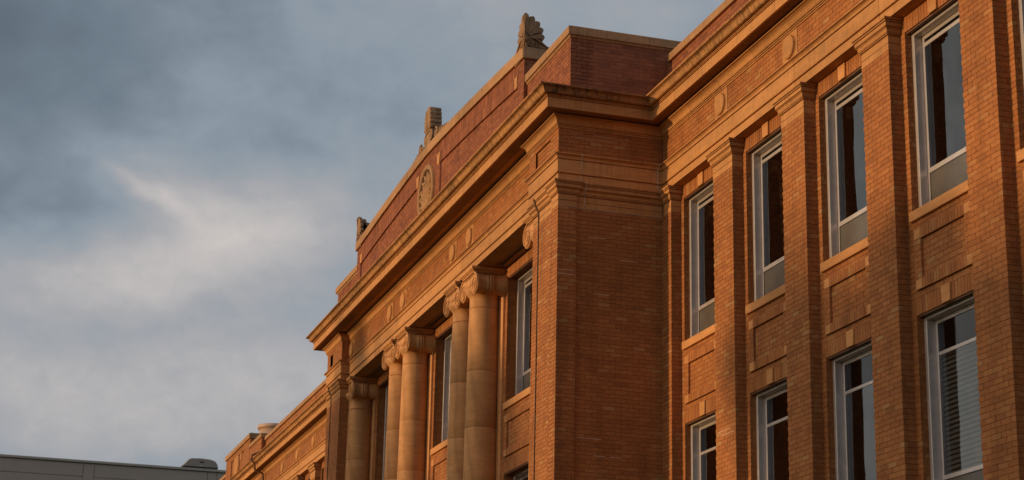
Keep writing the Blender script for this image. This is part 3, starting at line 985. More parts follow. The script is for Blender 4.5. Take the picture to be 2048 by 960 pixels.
def column_mesh():
    """column parts round x = 0"""
    col = empty('column', B)
    cuts = [GROUND + 0.3, 0.2, 1.35, 2.5, 3.55, 4.62, 5.70, 6.78, 7.86, ZN - 0.012]
    for a, b in zip(cuts[:-1], cuts[1:]):
        m_ = MB()
        zs = [a + 0.0015, a + 0.006] + [a + (b - a) * t / 4 for t in (1, 2, 3)] + [b - 0.006, b - 0.0015]
        pr = [(0.0, a + 0.003)] + [(shaft_r(z) - (0.0035 if j in (0, len(zs) - 1) else 0), z) for j, z in enumerate(zs)] + [(0.0, b - 0.003)]
        m_.lathe(pr, (0, YC, 0), 'z', 48)
        m_.build('drum', 'column_stone', col)
    j_ = MB(); j_.lathe([(shaft_r(z) - 0.012, z) for z in (GROUND, 2.0, 5.0, 7.0, 9.0)], (0, YC, 0), 'z', 32); j_.build('joint', 'stone_joint', col, kind='stuff')
    nk = MB()
    r_ = shaft_r(ZN)
    nk.lathe([(r_ - 0.01, ZN - 0.012), (r_ + 0.010, ZN - 0.010), (r_ + 0.010, ZN + 0.004), (r_ - 0.002, ZN + 0.008), (r_ - 0.002, 9.30), (r_ + 0.012, 9.315), (r_ + 0.05, 9.36), (r_ + 0.085, 9.41), (r_ + 0.085, 9.47), (r_, 9.50), (r_, 9.70)], (0, YC, 0), 'z', 48)
    nk.build('necking', 'column_stone', col)
    ab = MB()
    y0, y1 = -1.725, CY + 0.02
    hw = 0.44
    for k_, (z0_, z1_, s_) in enumerate(((9.712, 9.735, 0.055), (9.735, 9.775, 0.02), (9.775, 9.822, 0.0))):
        if k_ == 1:
            ab.add([(-hw + 0.055, y0 + 0.055, z0_), (hw - 0.055, y0 + 0.055, z0_), (hw - 0.055, y1, z0_), (-hw + 0.055, y1, z0_), (-hw, y0, z1_), (hw, y0, z1_), (hw, y1, z1_), (-hw, y1, z1_)],
                   [(0, 3, 2, 1), (4, 5, 6, 7), (0, 1, 5, 4), (1, 2, 6, 5), (2, 3, 7, 6), (3, 0, 4, 7)])
        else: ab.box(-hw + s_, hw - s_, y0 + s_, y1, z0_, z1_)
    bevel(ab.build('abacus', 'column_stone', col), 0.004)
    vx, vz, vr, yf = 0.372, 9.495, 0.205, -1.65
    cp = MB()
    # bolsters: turned rolls that narrow to a banded waist
    for s_ in (-1, 1):
        pr = [(0.0, 0.0), (vr - 0.01, 0.0), (vr, 0.010), (vr, 0.028), (vr - 0.012, 0.05), (vr - 0.032, 0.10), (vr - 0.045, 0.17), (vr - 0.048, 0.215), (vr - 0.028, 0.222), (vr - 0.026, 0.245), (vr - 0.045, 0.252),
              (vr - 0.030, 0.262), (vr - 0.022, 0.285), (vr - 0.030, 0.308), (vr - 0.045, 0.318), (vr - 0.026, 0.325), (vr - 0.028, 0.348), (vr - 0.048, 0.355), (vr - 0.042, 0.42), (vr - 0.02, 0.50), (vr - 0.004, 0.56), (vr - 0.004, 0.60)]
        cp.lathe(pr, (s_ * vx, yf, vz), 'y', 36)
    # canalis between the volutes, its lower edge sagging
    top, pts = vz + vr, []
    for i in range(13):
        t = i / 12
        x = -vx + 2 * vx * t
        pts.append((x, vz + 0.062 - 0.045 * sin(pi * t)))
    pts += [(vx, top - 0.002), (-vx, top - 0.002)]
    cp.prism_y(pts, yf + 0.008, CY + 0.02)
    cp.build('capital', 'column_stone', col)
    rl = MB()
    for s_ in (-1, 1):
        rl.tube(spiral(s_ * vx, vz, yf - 0.006, vr - 0.016, 2.3, -s_, pi / 2), 0.017, 6, r_end=0.009)
        rl.lathe([(0.0, -0.018), (0.020, -0.014), (0.026, 0.0)], (s_ * vx, yf, vz), 'y', 14)
    rl.tube([(-vx, yf - 0.002, top - 0.018), (0, yf - 0.002, top - 0.018), (vx, yf - 0.002, top - 0.018)], 0.010, 6)
    rl.tube([(-vx + vr * 0.72 + (2 * vx - vr * 1.44) * i / 10, yf + 0.004, vz + 0.078 - 0.045 * sin(pi * i / 10)) for i in range(11)], 0.010, 6)
    # egg and half palmettes under the channel
    for i in range(5):
        x = -0.14 + 0.07 * i
        rl.lathe([(0.0, -0.055), (0.020, -0.045), (0.032, -0.018), (0.030, 0.0)], (x, yf + 0.02, vz - 0.03 - 0.006 * (4 - (i - 2) ** 2)), 'y', 12)
    rl.build('volute_scroll', 'column_stone', col)
    pl = MB()
    pl.box(-0.44, 0.44, CY - 0.045, CY + 0.02, GROUND, 9.71)
    bevel(pl.build('backing_strip', 'column_stone', col), 0.006)
    return col


c0 = column_mesh()
c0.location.x = COLX[0]
for x in COLX[1:]:
    c_ = c0.copy(); COL.objects.link(c_); c_.location.x = x
    for ch in c0.children:
        d_ = ch.copy(); COL.objects.link(d_); d_.parent = c_

# soffit of the porch with a sunk field between the columns
for xa, xb in ((COLX[0] - 0.45, COLX[1] + 0.45), (COLX[2] - 0.45, COLX[3] + 0.45), (COLX[4] - 0.45, COLX[5] + 0.45)):
    s_ = MB()
    s_.box(xb, xa, AY + 0.004, AY + 0.11, 9.834, 9.99); s_.box(xb, xa, CY - 0.11, CY + 0.1, 9.834, 9.99)
    s_.box(xa - 0.12, xa, AY + 0.11, CY - 0.11, 9.834, 9.99); s_.box(xb, xb + 0.12, AY + 0.11, CY - 0.11, 9.834, 9.99)
    s_.box(xb + 0.12, xa - 0.12, AY + 0.11, CY - 0.11, 9.88, 9.99)
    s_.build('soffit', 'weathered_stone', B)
    # windows behind, set between the backing strips
    bay(xb - 0.02, xa + 0.02, CY, False, lights=2, ztop=9.96, reach=0.14, rev=0.185)
s_ = MB()
for xa, xb in ((COLX[1] + 0.45, COLX[2] - 0.45), (COLX[3] + 0.45, COLX[4] - 0.45), (AR, COLX[0] - 0.45), (COLX[5] + 0.45, AL - 0.02)):
    s_.box(xa, xb, AY + 0.004, CY + 0.1, 9.834, 9.99)
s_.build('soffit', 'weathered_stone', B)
w_ = MB(); w_.box(COLX[2], COLX[1], CY, CY + 0.4, GROUND, 9.9); w_.box(COLX[4], COLX[3], CY, CY + 0.4, GROUND, 9.9); w_.box(AR, COLX[0], CY, CY + 0.4, GROUND, 9.9); w_.box(AL, COLX[5], CY, CY + 0.4, GROUND, 9.9)
w_.build('back_wall', 'distant_brick', B)

# parapets and attic -------------------------------------------------------------------------------------
PFY, PSX = -1.64, -27.60
par = empty('parapet', B)
pc = MB()
pc.box(-29.9, PSX - PROUD, PFY + PROUD, PFY + 0.4, 11.2, 12.42)
pc.box(PSX - 0.4, PSX - PROUD, PFY + PROUD, 4.0, 11.2, 12.42)
pc.build('core', 'parapet_mortar', par)
pc = MB()
pc.box(-45.4, -43.1, PFY + PROUD, PFY + 0.4, 11.2, 12.42)
pc.box(-45.4, -45.0, PFY + PROUD, 4.0, 11.2, 12.42)
pc.build('core', 'parapet_mortar', par)
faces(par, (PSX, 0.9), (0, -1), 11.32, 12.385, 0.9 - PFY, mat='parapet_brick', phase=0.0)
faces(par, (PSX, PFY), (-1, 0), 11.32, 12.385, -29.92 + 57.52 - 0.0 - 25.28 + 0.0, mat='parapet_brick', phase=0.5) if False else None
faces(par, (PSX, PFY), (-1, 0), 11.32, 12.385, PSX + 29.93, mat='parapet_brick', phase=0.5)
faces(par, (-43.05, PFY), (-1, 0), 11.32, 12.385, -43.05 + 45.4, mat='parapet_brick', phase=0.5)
COP = [(0.0, 12.385), (0.012, 12.387), (0.018, 12.40), (0.030, 12.418), (0.030, 12.425), (0.056, 12.428), (0.058, 12.565), (0.0, 12.60)]
moulding(par, 'coping', COP, [(PSX, 4.0), (PSX, PFY), (-29.93, PFY)], stone=1.3, seed=21, back=-0.42) if False else None


def coping(path, prof, seed, stone=1.3, back=-0.42, mat='coping_stone'):
    moulding(B, 'coping', prof, path, mat, stone=stone, seed=seed, back=back)


coping([(PSX, 4.0), (PSX, PFY), (-29.93, PFY)], COP, 21)
coping([(-43.05, PFY), (-45.4, PFY), (-45.4, 4.0)], COP, 22)
# wing parapets
wc = MB(); wc.box(XR, PSX + 0.002, 0.10 + PROUD, 0.5, 11.2, 12.13); wc.build('core', 'mortar', par)
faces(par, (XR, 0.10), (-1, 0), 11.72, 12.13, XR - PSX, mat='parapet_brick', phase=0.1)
WCOP = [(0.0, 12.13), (0.045, 12.132), (0.052, 12.14), (0.052, 12.262), (0.0, 12.29)]
coping([(XR, 0.10), (PSX + 0.13, 0.10)], WCOP, 23)
wl_ = MB(); wl_.box(-95.0, -45.2, 0.10, 0.5, 11.2, 12.13); wl_.build('core', 'distant_brick', par)
coping([(-45.2, 0.10), (-64.6, 0.10)], WCOP, 24, stone=2.4)
coping([(-72.3, 0.10), (-95.0, 0.10)], WCOP, 25, stone=2.4)
# raised piece on the left wing
rp = MB(); rp.box(-66.95, -64.6, -0.05, 0.6, 11.3, 12.24); rp.box(-72.2, -66.95, -0.02, 0.03, 11.3, 12.62); rp.box(-72.2, -66.95, 0.03, 1.6, 11.3, 12.62)
rp.box(-68.2, -66.99, -0.055, -0.02, 11.3, 12.62); rp.box(-72.2, -71.0, -0.055, -0.02, 11.3, 12.62); rp.box(-71.0, -68.2, -0.055, -0.02, 12.40, 12.62)
rp.build('raised_block', 'distant_brick', par)
coping([(-64.6, 0.45), (-64.6, -0.05), (-66.95, -0.05)], [(0.0, 12.24), (0.04, 12.242), (0.045, 12.375), (0.0, 12.39)], 26, stone=3, back=-0.5)
coping([(-66.95, 1.6), (-66.95, -0.055), (-72.2, -0.055), (-72.2, 1.6)], [(0.0, 12.62), (0.05, 12.622), (0.055, 12.79), (0.0, 12.82)], 27, stone=2.6, back=-0.4)
md = MB(); md.lathe([(0.0, -0.06), (0.30, -0.06), (0.36, -0.10), (0.42, -0.06), (0.42, 0.0)], (-69.6, -0.02, 12.0), 'y', 32); md.build('medallion', 'sandstone', par)
tb = MB()
for x in (-68.9, -70.3): tb.box(x - 0.12, x + 0.12, -0.05, 0.0, 12.15, 12.42)
tb.build('tablet', 'sandstone', par)
# downpipe bent round the left wing's cornice
dp = MB()
for sgn in (0,):
    pth = [(-63.6, 0.06, 11.72), (-63.6, -0.10, 11.62), (-63.6, -0.52, 11.40), (-63.6, -0.56, 11.25), (-63.6, -0.42, 11.12), (-63.6, -0.40, 10.92), (-63.6, -0.30, 10.86), (-63.6, -0.12, 10.80), (-63.6, -0.10, 10.6), (-63.6, -0.10, 9.0), (-63.6, -0.10, GROUND)]
    dp.tube(pth, 0.040, 10)
dp.build('downpipe', 'dark_copper', B)

# attic with a shallow curved top
AXR, AXL, AFY = -29.93, -43.02, -1.71
AXM = (AXR + AXL) / 2


def atop(x):
    t = abs(x - AXM) / ((AXR - AXL) / 2)
    return 13.09 + 0.335 * (1 - t ** 1.35)


att = empty('attic', B)
xs = [AXL + (AXR - AXL) * i / 48 for i in range(49)]
ac = MB()
top = [(x, atop(x) - 0.21) for x in reversed(xs)]
ac.prism_y([(AXL + PROUD, 11.2), (AXR - PROUD, 11.2)] + [(min(max(x, AXL + PROUD), AXR - PROUD), z) for x, z in top], AFY + PROUD + 0.035, -0.75)
ac.build('core', 'parapet_mortar', att)
# coping stones of the attic
cst = empty('coping', B)
nst = 12
for i in range(nst):
    a = AXL - 0.04 + (AXR - AXL + 0.08) * i / nst
    b = AXL - 0.04 + (AXR - AXL + 0.08) * (i + 1) / nst
    sub = [a + 0.003 + (b - a - 0.006) * j / 4 for j in range(5)]
    cl_ = lambda x: min(max(x, AXL), AXR)
    mb = MB()
    mb.prism_y([(x, atop(cl_(x)) - 0.205) for x in sub] + [(x, atop(cl_(x))) for x in reversed(sub)], AFY - 0.05, -0.70)
    bevel(mb.build('stone', 'coping_stone', cst), 0.006)
# brick skin: sunk lower fields, proud centre and upper band of upright bricks
XPN = (-30.30, -35.55, -37.42, -42.65)
pline = lambda x: atop(x) - 0.645


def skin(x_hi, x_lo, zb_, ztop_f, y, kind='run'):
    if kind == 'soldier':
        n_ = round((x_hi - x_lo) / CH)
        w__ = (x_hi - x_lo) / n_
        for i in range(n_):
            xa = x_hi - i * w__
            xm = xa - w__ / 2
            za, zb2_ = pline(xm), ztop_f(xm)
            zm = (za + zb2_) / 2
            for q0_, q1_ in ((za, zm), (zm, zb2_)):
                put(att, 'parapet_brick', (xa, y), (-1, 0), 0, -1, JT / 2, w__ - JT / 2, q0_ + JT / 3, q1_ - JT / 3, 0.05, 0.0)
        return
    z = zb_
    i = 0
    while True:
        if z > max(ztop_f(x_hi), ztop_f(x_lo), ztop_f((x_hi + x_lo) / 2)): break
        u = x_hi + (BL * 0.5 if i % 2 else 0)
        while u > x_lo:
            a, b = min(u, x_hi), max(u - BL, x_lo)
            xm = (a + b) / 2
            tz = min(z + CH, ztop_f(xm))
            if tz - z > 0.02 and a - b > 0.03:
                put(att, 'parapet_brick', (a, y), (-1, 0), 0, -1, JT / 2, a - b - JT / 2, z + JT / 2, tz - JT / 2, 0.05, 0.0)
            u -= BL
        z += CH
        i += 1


tcop = lambda x: atop(x) - 0.207
Z0 = 11.32
skin(AXR, XPN[0], Z0, tcop, AFY)
skin(XPN[0], XPN[1], Z0, pline, AFY + 0.035)
skin(XPN[0], XPN[1], 0, tcop, AFY, 'soldier')
skin(XPN[1], XPN[2], Z0, tcop, AFY)
skin(XPN[2], XPN[3], Z0, pline, AFY + 0.035)
skin(XPN[2], XPN[3], 0, tcop, AFY, 'soldier')
skin(XPN[3], AXL, Z0, tcop, AFY)
bk = MB()
for a, b in ((XPN[0], AXR - PROUD), (XPN[2], XPN[1]), (AXL + PROUD, XPN[3])):
    n_ = 6
    xx = [a + (b - a) * i / n_ for i in range(n_ + 1)]
    bk.prism_y([(a, 11.2), (b, 11.2)] + [(x, tcop(x)) for x in reversed(xx)], AFY + PROUD, AFY + 0.06)
for a, b in ((XPN[1], XPN[0]), (XPN[3], XPN[2])):
    n_ = 14
    xx = [a + (b - a) * i / n_ for i in range(n_ + 1)]
    bk.prism_y([(x, pline(x) + 0.004) for x in xx] + [(x, tcop(x)) for x in reversed(xx)], AFY + PROUD, AFY + 0.06)
bk.build('core', 'parapet_mortar', att)
# attic end wall facing +x
zt = 13.09 - 0.21
faces(att, (AXR, -0.75), (0, -1), 12.3, zt, -0.75 - AFY, mat='parapet_brick', phase=0.2)
for xt in (XPN[0] - 0.09, XPN[3] + 0.09):
    t_ = MB(); z_ = pline(xt) + 0.0
    t_.prism_y([(xt - 0.06, z_ - 0.01), (xt + 0.06, z_ - 0.01), (xt + 0.09, z_ + 0.22), (xt - 0.09, z_ + 0.22)], AFY - 0.012, AFY + 0.03)
    t_.build('tablet', 'sandstone', att)
for xt in (XPN[1] - 0.10, XPN[2] + 0.10):
    t_ = MB(); z_ = pline(xt) - 0.03
    t_.prism_y([(xt - 0.07, z_), (xt + 0.07, z_), (xt + 0.13, z_ + 0.25), (xt - 0.13, z_ + 0.25)], AFY - 0.014, AFY + 0.03)
    t_.build('tablet', 'sandstone', att)
# carved medallion
md = MB()
mx_, mz_ = AXM - 0.03, 12.36
md.lathe([(0.50, 0.03), (0.50, -0.035), (0.52, -0.06), (0.58, -0.065), (0.61, -0.045), (0.61, 0.03)], (mx_, AFY, mz_), 'y', 48)
md.build('medallion_ring', 'coping_stone', att)
mdb = MB(); mdb.lathe([(0.0, -0.006), (0.50, -0.006)], (mx_, AFY, mz_), 'y', 48); mdb.build('medallion_field', 'dark_stone', att)


def leaf_blob(mb, x, y, z, ang, L, w_b, d_):
    """one carved leaf lying on a vertical face (plane x-z), pointing along ang"""
    n_, pts = 7, []
    ca, sa = cos(ang), sin(ang)
    for s_ in range(n_ + 1):
        t = s_ / n_
        wd = w_b * sin(pi * min(1, t * 0.92 + 0.05)) ** 0.7
        pts.append((L * t, wd))
    vs, fs = [], []
    for l_, wd in pts:
        for off, hh in ((-wd, 0.0), (-wd * 0.55, d_ * 0.8), (0.0, d_), (wd * 0.55, d_ * 0.8), (wd, 0.0)):
            vs.append((x + ca * l_ - sa * off, y - hh, z + sa * l_ + ca * off))
    for i in range(n_):
        for j in range(4):
            fs.append((i * 5 + j, (i + 1) * 5 + j, (i + 1) * 5 + j + 1, i * 5 + j + 1))
    mb.add(vs, fs, 0.5, True)


cv = MB()
rr = random.Random(5)
for i in range(9):
    leaf_blob(cv, mx_, AFY - 0.01, mz_ - 0.32, radians(90 + (i - 4) * 19), 0.34 + 0.30 * cos(radians((i - 4) * 19)), 0.055, 0.05)
for i in range(12):
    a = i / 12 * 2 * pi
    leaf_blob(cv, mx_ + 0.26 * cos(a), AFY - 0.01, mz_ + 0.26 * sin(a), a + 0.5 + rr.uniform(-0.3, 0.3), 0.22, 0.045, 0.045)
cv.build('carved_leaves', 'coping_stone', att)


# palmette ornaments -------------------------------------------------------------------------------------
def petal_outline(b, t, w_, bend=0.0, n=14):
    """teardrop from the foot b to the tip t, narrow at the foot and round at the tip"""
    b, t = Vector(b), Vector(t)
    d = t - b
    nrm_ = Vector((-d.y, d.x)).normalized()
    L_, R_ = [], []
    for i in range(n + 1):
        q_ = i / n
        c_ = b.lerp(t, q_) + nrm_ * bend * sin(pi * q_)
        if q_ < 0.76: wd = w_ * (0.18 + 0.82 * (q_ / 0.76) ** 1.1)
        else: wd = w_ * sqrt(max(0.0, 1 - ((q_ - 0.76) / 0.242) ** 2))
        L_.append(c_ + nrm_ * wd); R_.append(c_ - nrm_ * wd)
    return [tuple(p) for p in L_] + [tuple(p) for p in reversed(R_)]


def relief(mb, outline, T, w0, w1, inset=0.62):
    """a solid with the given outline from depth w0, its face crowned at depth w1"""
    n = len(outline)
    m_ = n // 2
    mid = [((outline[i][0] + outline[n - 1 - i][0]) / 2, (outline[i][1] + outline[n - 1 - i][1]) / 2) for i in range(m_)]
    mid = mid + mid[::-1]
    rings = [(1.0, w0), (1.0, w0 + (w1 - w0) * 0.70), (0.88, w0 + (w1 - w0) * 0.95), (0.45, w1)]
    vs = []
    for k_, w_ in rings:
        for p, c_ in zip(outline, mid):
            vs.append(T(c_[0] + (p[0] - c_[0]) * k_, w_, c_[1] + (p[1] - c_[1]) * k_))
    fs = []
    for r_ in range(3):
        for i in range(n):
            j = (i + 1) % n
            fs.append((r_ * n + i, r_ * n + j, (r_ + 1) * n + j, (r_ + 1) * n + i))
    fs.append(tuple(range(3 * n, 4 * n)))
    fs.append(tuple(range(n - 1, -1, -1)))
    mb.add(vs, fs, 0.5, False)


PET = [((0.01, 0.27), (0.030, 0.655), 0.064, 0.0), ((0.035, 0.26), (0.165, 0.610), 0.073, 0.02), ((0.070, 0.250), (0.280, 0.515), 0.073, 0.025),
       ((0.09, 0.225), (0.355, 0.385), 0.069, 0.025), ((0.10, 0.19), (0.385, 0.235), 0.062, 0.02)]


def scroll_pts(u, z, r, turns, s_, start, n=22):
    return [(u + r * (1 - i / n * 0.88) * cos(start + s_ * turns * 2 * pi * i / n), z + r * (1 - i / n * 0.88) * sin(start + s_ * turns * 2 * pi * i / n)) for i in range(n + 1)]


def corner_ornament(xc, sx_, label):
    """angle palmette: two half shells meeting on the corner (front face towards -y, side face towards sx_*x)"""
    o = empty('corner_ornament', B, label=label)
    z0_ = 13.09 + 0.012
    yc = AFY - 0.03
    bl_ = MB()
    x1 = xc - sx_ * 0.52
    bl_.box(xc, x1, yc, -0.75, z0_ - 0.207, z0_)
    mb = MB()
    for face in ('front', 'side'):
        if face == 'front': T = lambda u, w, z: (xc - sx_ * (u + 0.01), yc + 0.055 - w, z0_ + z)
        else: T = lambda u, w, z: (xc - sx_ * 0.055 + sx_ * w, yc + 0.01 + u, z0_ + z)
        for b_, t_, w_, bd in PET:
            relief(mb, petal_outline(b_, t_, w_, bd), T, -0.02, 0.055)
        relief(mb, [(-0.0, 0.0), (0.12, 0.0), (0.26, 0.0), (0.42, 0.0), (0.40, 0.05), (0.34, 0.20), (0.29, 0.34), (0.20, 0.46), (0.10, 0.54), (0.0, 0.60)], T, -0.02, 0.012)
        mb.tube([T(u, 0.045, z) for u, z in scroll_pts(0.115, 0.095, 0.075, 1.6, -1, pi * 0.9)], 0.013, 6)
        mb.tube([T(u, 0.045, z) for u, z in ((0.02, 0.10), (0.05, 0.17), (0.12, 0.20), (0.22, 0.185), (0.32, 0.125), (0.42, 0.05), (0.52, 0.012), (0.56, 0.03))], 0.019, 6)
        mb.tube([T(u, 0.045, z) for u, z in ((0.0, 0.30), (0.06, 0.295), (0.12, 0.26), (0.165, 0.20))], 0.014, 6)
        for i in range(4):
            mb.tube([T(0.03 + 0.025 * i, 0.03, 0.275 - 0.012 * i), T(0.03 + 0.028 * i, 0.03, 0.215 - 0.006 * i)], 0.008, 5)
        for i in range(5):
            relief(mb, petal_outline((0.235 + 0.012 * i, 0.125 - 0.012 * i), (0.235 + 0.055 * i, 0.012), 0.017), T, 0.0, 0.045)
    mb.tube([(xc + 0.0, yc + 0.012, z0_ + z) for z in (0.0, 0.30, 0.55, 0.66)], 0.020, 6, r_end=0.008)
    mb.build('palmette', 'weathered_stone', o)
    bevel(bl_.build('plinth', 'weathered_stone', o), 0.006)
    return o


corner_ornament(AXR + 0.045, 1, 'carved stone palmette on the near corner of the attic')
corner_ornament(AXL - 0.045, -1, 'carved stone palmette on the far corner of the attic')

# centre ornament: full palmette with scrolls that run down both slopes
co = empty('crest_ornament', B, label='carved palmette with side scrolls on the attic peak')
zc_, yc_, xc_ = atop(AXM) - 0.02, -1.64, AXM + 0.0
mb = MB()
for i in range(5):
    hw_ = (0.205, 0.200, 0.188, 0.165, 0.125)[i]
    zr = 0.40 + 0.098 * i
    for sgn in (1, -1):
        mb.lathe([(0.0, -0.13), (0.045, -0.125), (0.052, -0.11), (0.052, 0.11), (0.045, 0.125), (0.0, 0.13)], (xc_ + sgn * hw_, yc_, zc_ + zr), 'y', 18)
        relief(mb, petal_outline((0.02, 0.36), (hw_ + 0.045, zr + 0.01), 0.045), (lambda u, w, z, s=sgn: (xc_ + s * u, yc_ - w, zc_ + z)), 0.0, 0.135, 0.6)
mb.prism_y([(xc_ - 0.185, zc_ + 0.30), (xc_ + 0.185, zc_ + 0.30), (xc_ + 0.165, zc_ + 0.70), (xc_ + 0.12, zc_ + 0.82), (xc_ + 0.05, zc_ + 0.87), (xc_ - 0.05, zc_ + 0.87), (xc_ - 0.12, zc_ + 0.82), (xc_ - 0.165, zc_ + 0.70)], yc_ - 0.118, yc_ + 0.118)
for sgn in (1, -1):
    for (u, z, r) in ((0.20, 0.16, 0.12), (0.62, 0.08, 0.13)):
        zz = atop(xc_ + sgn * u) - zc_
        mb.tube([(xc_ + sgn * a, yc_ - 0.09, zc_ + zz + b) for a, b in scroll_pts(u, z, r, 1.6, -1, pi * 0.6)], 0.026, 6)
        kb = MB(); kb.lathe([(0.0, -0.11), (r * 0.82, -0.085), (r * 0.86, 0.0), (r * 0.86, 0.10), (0.0, 0.10)], (xc_ + sgn * u, yc_, zc_ + zz + z), 'y', 20)
        kb.build('scroll', 'weathered_stone', co)
    ft = [(0.0, -0.03)] + [(u_, atop(xc_ + sgn * u_) - zc_ - 0.03) for u_ in (0.3, 0.6, 0.9, 1.2, 1.42)]
    ft = ft + [(u_, z_ + 0.075) for u_, z_ in reversed(ft)]
    mb.prism_y([(xc_ + sgn * a_, zc_ + b_) for a_, b_ in ft], yc_ - 0.085, yc_ + 0.085)
    for i in range(4):
        u = 0.78 + 0.16 * i
        zz = atop(xc_ + sgn * u) - zc_
        relief(mb, petal_outline((u - 0.12, zz + 0.02), (u + 0.10, zz + 0.15 - 0.03 * i), 0.05), (lambda a, w, b, s=sgn: (xc_ + s * a, yc_ - w, zc_ + b)), -0.07, 0.08)
    kb = MB(); kb.lathe([(0.0, -0.06), (0.045, -0.04), (0.06, 0.0), (0.045, 0.04), (0.0, 0.06)], (xc_ + sgn * 1.40, yc_, atop(xc_ + 1.40) + 0.05), 'z', 12); kb.build('knob', 'weathered_stone', co)
mb.box(xc_ - 0.20, xc_ + 0.20, yc_ - 0.10, yc_ + 0.105, zc_ - 0.02, zc_ + 0.34)
mb.build('palmette', 'weathered_stone', co)

# roof and rooms behind the windows ----------------------------------------------------------------------
rf = MB(); rf.box(-95, XR, 0.3, 22, 11.0, 11.33); rf.box(-45.3, -27.7, -1.3, 0.3, 11.0, 11.33); rf.build('roof_deck', 'roofing', B)
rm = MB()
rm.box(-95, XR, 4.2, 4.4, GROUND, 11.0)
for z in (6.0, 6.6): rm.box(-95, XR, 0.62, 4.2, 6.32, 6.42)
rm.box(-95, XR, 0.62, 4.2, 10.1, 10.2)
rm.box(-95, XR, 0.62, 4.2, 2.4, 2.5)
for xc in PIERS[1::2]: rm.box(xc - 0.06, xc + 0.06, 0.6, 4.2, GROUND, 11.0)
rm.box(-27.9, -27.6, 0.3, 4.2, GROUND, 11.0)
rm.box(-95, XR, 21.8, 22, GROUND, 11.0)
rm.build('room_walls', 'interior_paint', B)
core('end_wall', [(XR - 0.002, XR + 0.30, 0.0, 22, GROUND, 11.36)], B, 'distant_brick')

flush_bricks()

# ------------------------------------------------------------------ roof vent
v = empty('roof_vent', loc=(-72.2, 1.75, 11.33), label='pale round metal roof vent behind the far parapet', category='vent')
mb = MB(); mb.lathe([(0.60, 0.0), (0.60, 2.72), (0.0, 2.72)], (0, 0, 0), 'z', 40); mb.build('drum_body', 'vent_metal', v)
mb = MB(); mb.lathe([(0.60, 2.66), (0.66, 2.67), (0.68, 2.74), (0.66, 2.82), (0.0, 2.86)], (0, 0, 0), 'z', 40); mb.build('lid', 'vent_metal', v)

# ------------------------------------------------------------------ grey building beyond
G = empty('grey_building', loc=(-110, 0, GROUND), label='long grey metal-clad building with flat roofline beyond the brick wing', category='building')
z1 = 18.7 - GROUND
mb = MB(); mb.box(-40, -0.10, -70, 40, 0, z1 - 0.3); mb.build('wall', 'seam_dark', G)
ys = [-70.0]
y = -2.42
seams = []
pair = [(-2.42, -1.80), (4.72, 5.28), (-9.6, -9.0), (11.9, 12.5), (-16.8, -16.2), (-24.0, -23.4), (-31.2, -30.6), (-38.4, -37.8), (19.1, 19.7)]
edges = sorted([-70.0, 40.0] + [e for p_ in pair for e in p_])
pm = {}
zrow = [0.0, 4.5, 9.0, 13.2, z1 - 0.95, z1 - 0.17]
for a, b in zip(edges[:-1], edges[1:]):
    rows = [0.0, z1 - 0.17] if b - a < 1.0 else zrow
    for za, zb_ in zip(rows[:-1], rows[1:]):
        key = (round(b - a, 2), round(zb_ - za, 2))
        if key not in pm:
            t_ = MB(); t_.box(-0.10, 0.0, 0.012, b - a - 0.012, 0.010, zb_ - za - 0.010)
            o = bevel(t_.build('panel', 'grey_panel', G), 0.01)
            pm[key] = o
        else:
            o = pm[key].copy(); COL.objects.link(o)
        o.location = (0, a, za)
mb = MB(); mb.box(-0.4, 0.10, -70, 40, z1 - 0.15, z1); mb.box(-40, -0.4, -70, 40, z1 - 0.3, z1 - 0.1)
bevel(mb.build('coping', 'grey_coping', G), 0.02)
# rounded roof unit
U = empty('roof_unit', loc=(-110.6, 4.3, 18.7), label='dark grey rounded rooftop ventilation unit on the flat roof of the grey building', category='ventilation unit')
prof = [(-1.13, 0.10), (-1.02, 0.20), (-0.88, 0.36), (-0.74, 0.52), (-0.62, 0.585), (-0.40, 0.605), (0.0, 0.625), (0.40, 0.600), (0.70, 0.555), (0.86, 0.48), (0.96, 0.34), (1.04, 0.10)]
n_ = len(prof)
mb = MB()
vs = []
for x, s_ in ((-1.2, 0.97), (-1.1, 1.0), (0.50, 1.0), (0.62, 0.965)):
    for yy, zz in prof: vs.append((x, yy * s_, 0.10 + (zz - 0.10) * s_))
fs = [(a * n_ + i, a * n_ + i + 1, (a + 1) * n_ + i + 1, (a + 1) * n_ + i) for a in range(3) for i in range(n_ - 1)]
fs += [tuple(range(n_ - 1, -1, -1)), tuple(range(3 * n_, 4 * n_))] + [(a * n_ + n_ - 1, a * n_, (a + 1) * n_, (a + 1) * n_ + n_ - 1) for a in range(3)]
mb.add(vs, fs); bevel(mb.build('hood', 'cowl_grey', U), 0.02)
mb = MB(); mb.box(-1.15, 0.54, -1.0, 1.0, 0.0, 0.10); mb.build('curb', 'mark_dark', U)
mb = MB(); mb.box(0.60, 0.635, -0.10, 0.02, 0.35, 0.43); mb.box(0.60, 0.635, 0.05, 0.15, 0.35, 0.43); mb.build('louvre', 'mark_dark', U)
mb = MB(); mb.box(0.60, 0.635, -0.07, 0.07, 0.155, 0.19); mb.build('plate', 'mark_white', U)

# ------------------------------------------------------------------ ground and added out-of-view trees whose shadows dapple the facade
gm = MB(); gm.add([(-3000, -3000, GROUND), (3000, -3000, GROUND), (3000, 3000, GROUND), (-3000, 3000, GROUND)], [(0, 1, 2, 3)])
g_ = gm.build('ground', 'ground'); g_['kind'] = 'structure'


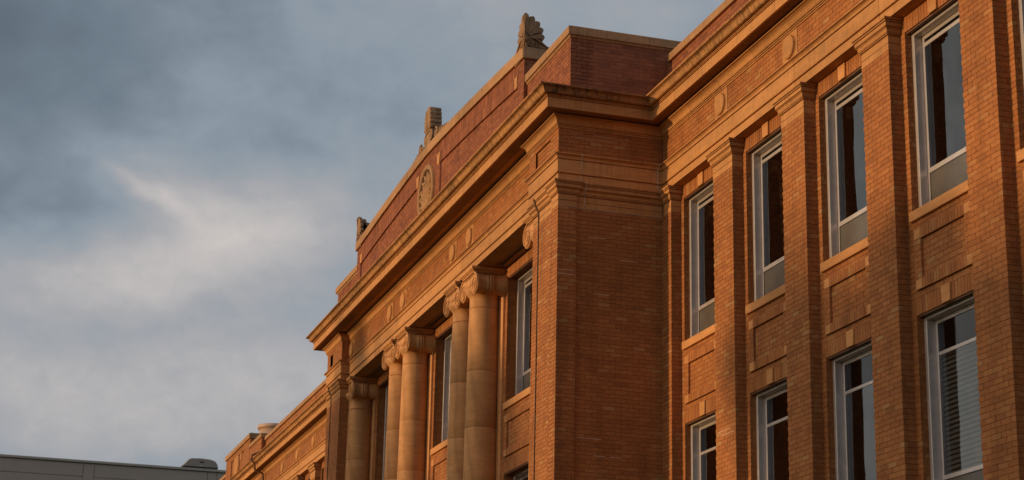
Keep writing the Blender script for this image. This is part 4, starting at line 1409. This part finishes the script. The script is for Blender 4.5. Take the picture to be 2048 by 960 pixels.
def tree(x, y, crowns, label, seed):
    """crowns: (dx, z centre above ground, rx, rz, leaves)"""
    rnd = random.Random(seed)
    t = empty('tree', loc=(x, y, GROUND), label=label, category='tree', group='added trees out of view')
    mb = MB()
    topz = max(c[1] for c in crowns)
    mb.tube([(0, 0, 0), (0.1, 0, topz * 0.25), (-0.05, 0.1, topz * 0.5), (0.05, 0, topz * 0.8)], 0.32, 10, r_end=0.1)
    for dx, zc__, rx, rz, nl in crowns:
        for i in range(7):
            a = rnd.uniform(0, 2 * pi)
            e = Vector((dx + rx * 0.75 * cos(a) * rnd.random(), rx * 0.6 * sin(a) * rnd.random(), zc__ + rz * rnd.uniform(-0.6, 0.7)))
            s = Vector((0, 0, topz * rnd.uniform(0.25, 0.6)))
            mb.tube([s, s.lerp(e, 0.5) + Vector((0, 0, -0.3)), e], 0.11, 6, r_end=0.02)
    mb.build('trunk', 'bark', t)
    lf = MB()
    for dx, zc__, rx, rz, nl in crowns:
        clumps = []
        for i in range(30):
            u = Vector((rnd.gauss(0, 1), rnd.gauss(0, 1), rnd.gauss(0, 1))).normalized() * rnd.uniform(0.45, 0.95)
            clumps.append((u, rnd.uniform(0.18, 0.36)))
        for i in range(nl):
            u, cr = rnd.choice(clumps)
            p = u + Vector((rnd.gauss(0, 1), rnd.gauss(0, 1), rnd.gauss(0, 1))) * cr * 0.5
            P = Vector((dx + p.x * rx, p.y * rx * 0.8, zc__ + p.z * rz))
            a = Vector((rnd.gauss(0, 1), rnd.gauss(0, 1), rnd.gauss(0, 1))).normalized()
            b = a.orthogonal().normalized()
            s = rnd.uniform(0.14, 0.28)
            lf.add([tuple(P - a * s), tuple(P + b * s * 0.6), tuple(P + a * s), tuple(P - b * s * 0.6)], [(0, 1, 2, 3)])
    lf.build('crown', 'leaf', t)
    return t


D_T = 95.0
sh = D_T * tan(SUN_AZ)
rise = D_T / cos(SUN_AZ) * tan(SUN_EL) - GROUND


def at_facade(xf): return xf - sh


tree(at_facade(-19.5), -D_T, [(-3.2, 5.6 + rise, 2.3, 1.9, 3400), (0.4, 5.0 + rise, 2.6, 2.1, 3600), (3.4, 4.7 + rise, 2.6, 2.1, 3200), (6.6, 5.2 + rise, 2.6, 2.2, 2600), (0.5, 3.2 + rise, 7.2, 2.6, 9000)], 'added leafy tree out of view, shading the right wing', 1)
tree(at_facade(-33.8), -D_T, [(-0.4, 7.2 + rise, 2.2, 2.1, 1700), (0.9, 5.4 + rise, 2.7, 2.2, 1700), (0.2, 3.0 + rise, 3.4, 2.6, 2000)], 'added leafy tree out of view, shading the columns', 2)
tree(at_facade(-43.0), -D_T, [(0.4, 8.3 + rise, 2.7, 2.2, 1800), (2.2, 6.2 + rise, 3.2, 2.2, 1500), (0, 3.5 + rise, 4.5, 3.2, 2400)], 'added tall leafy tree out of view, shading the far columns', 3)
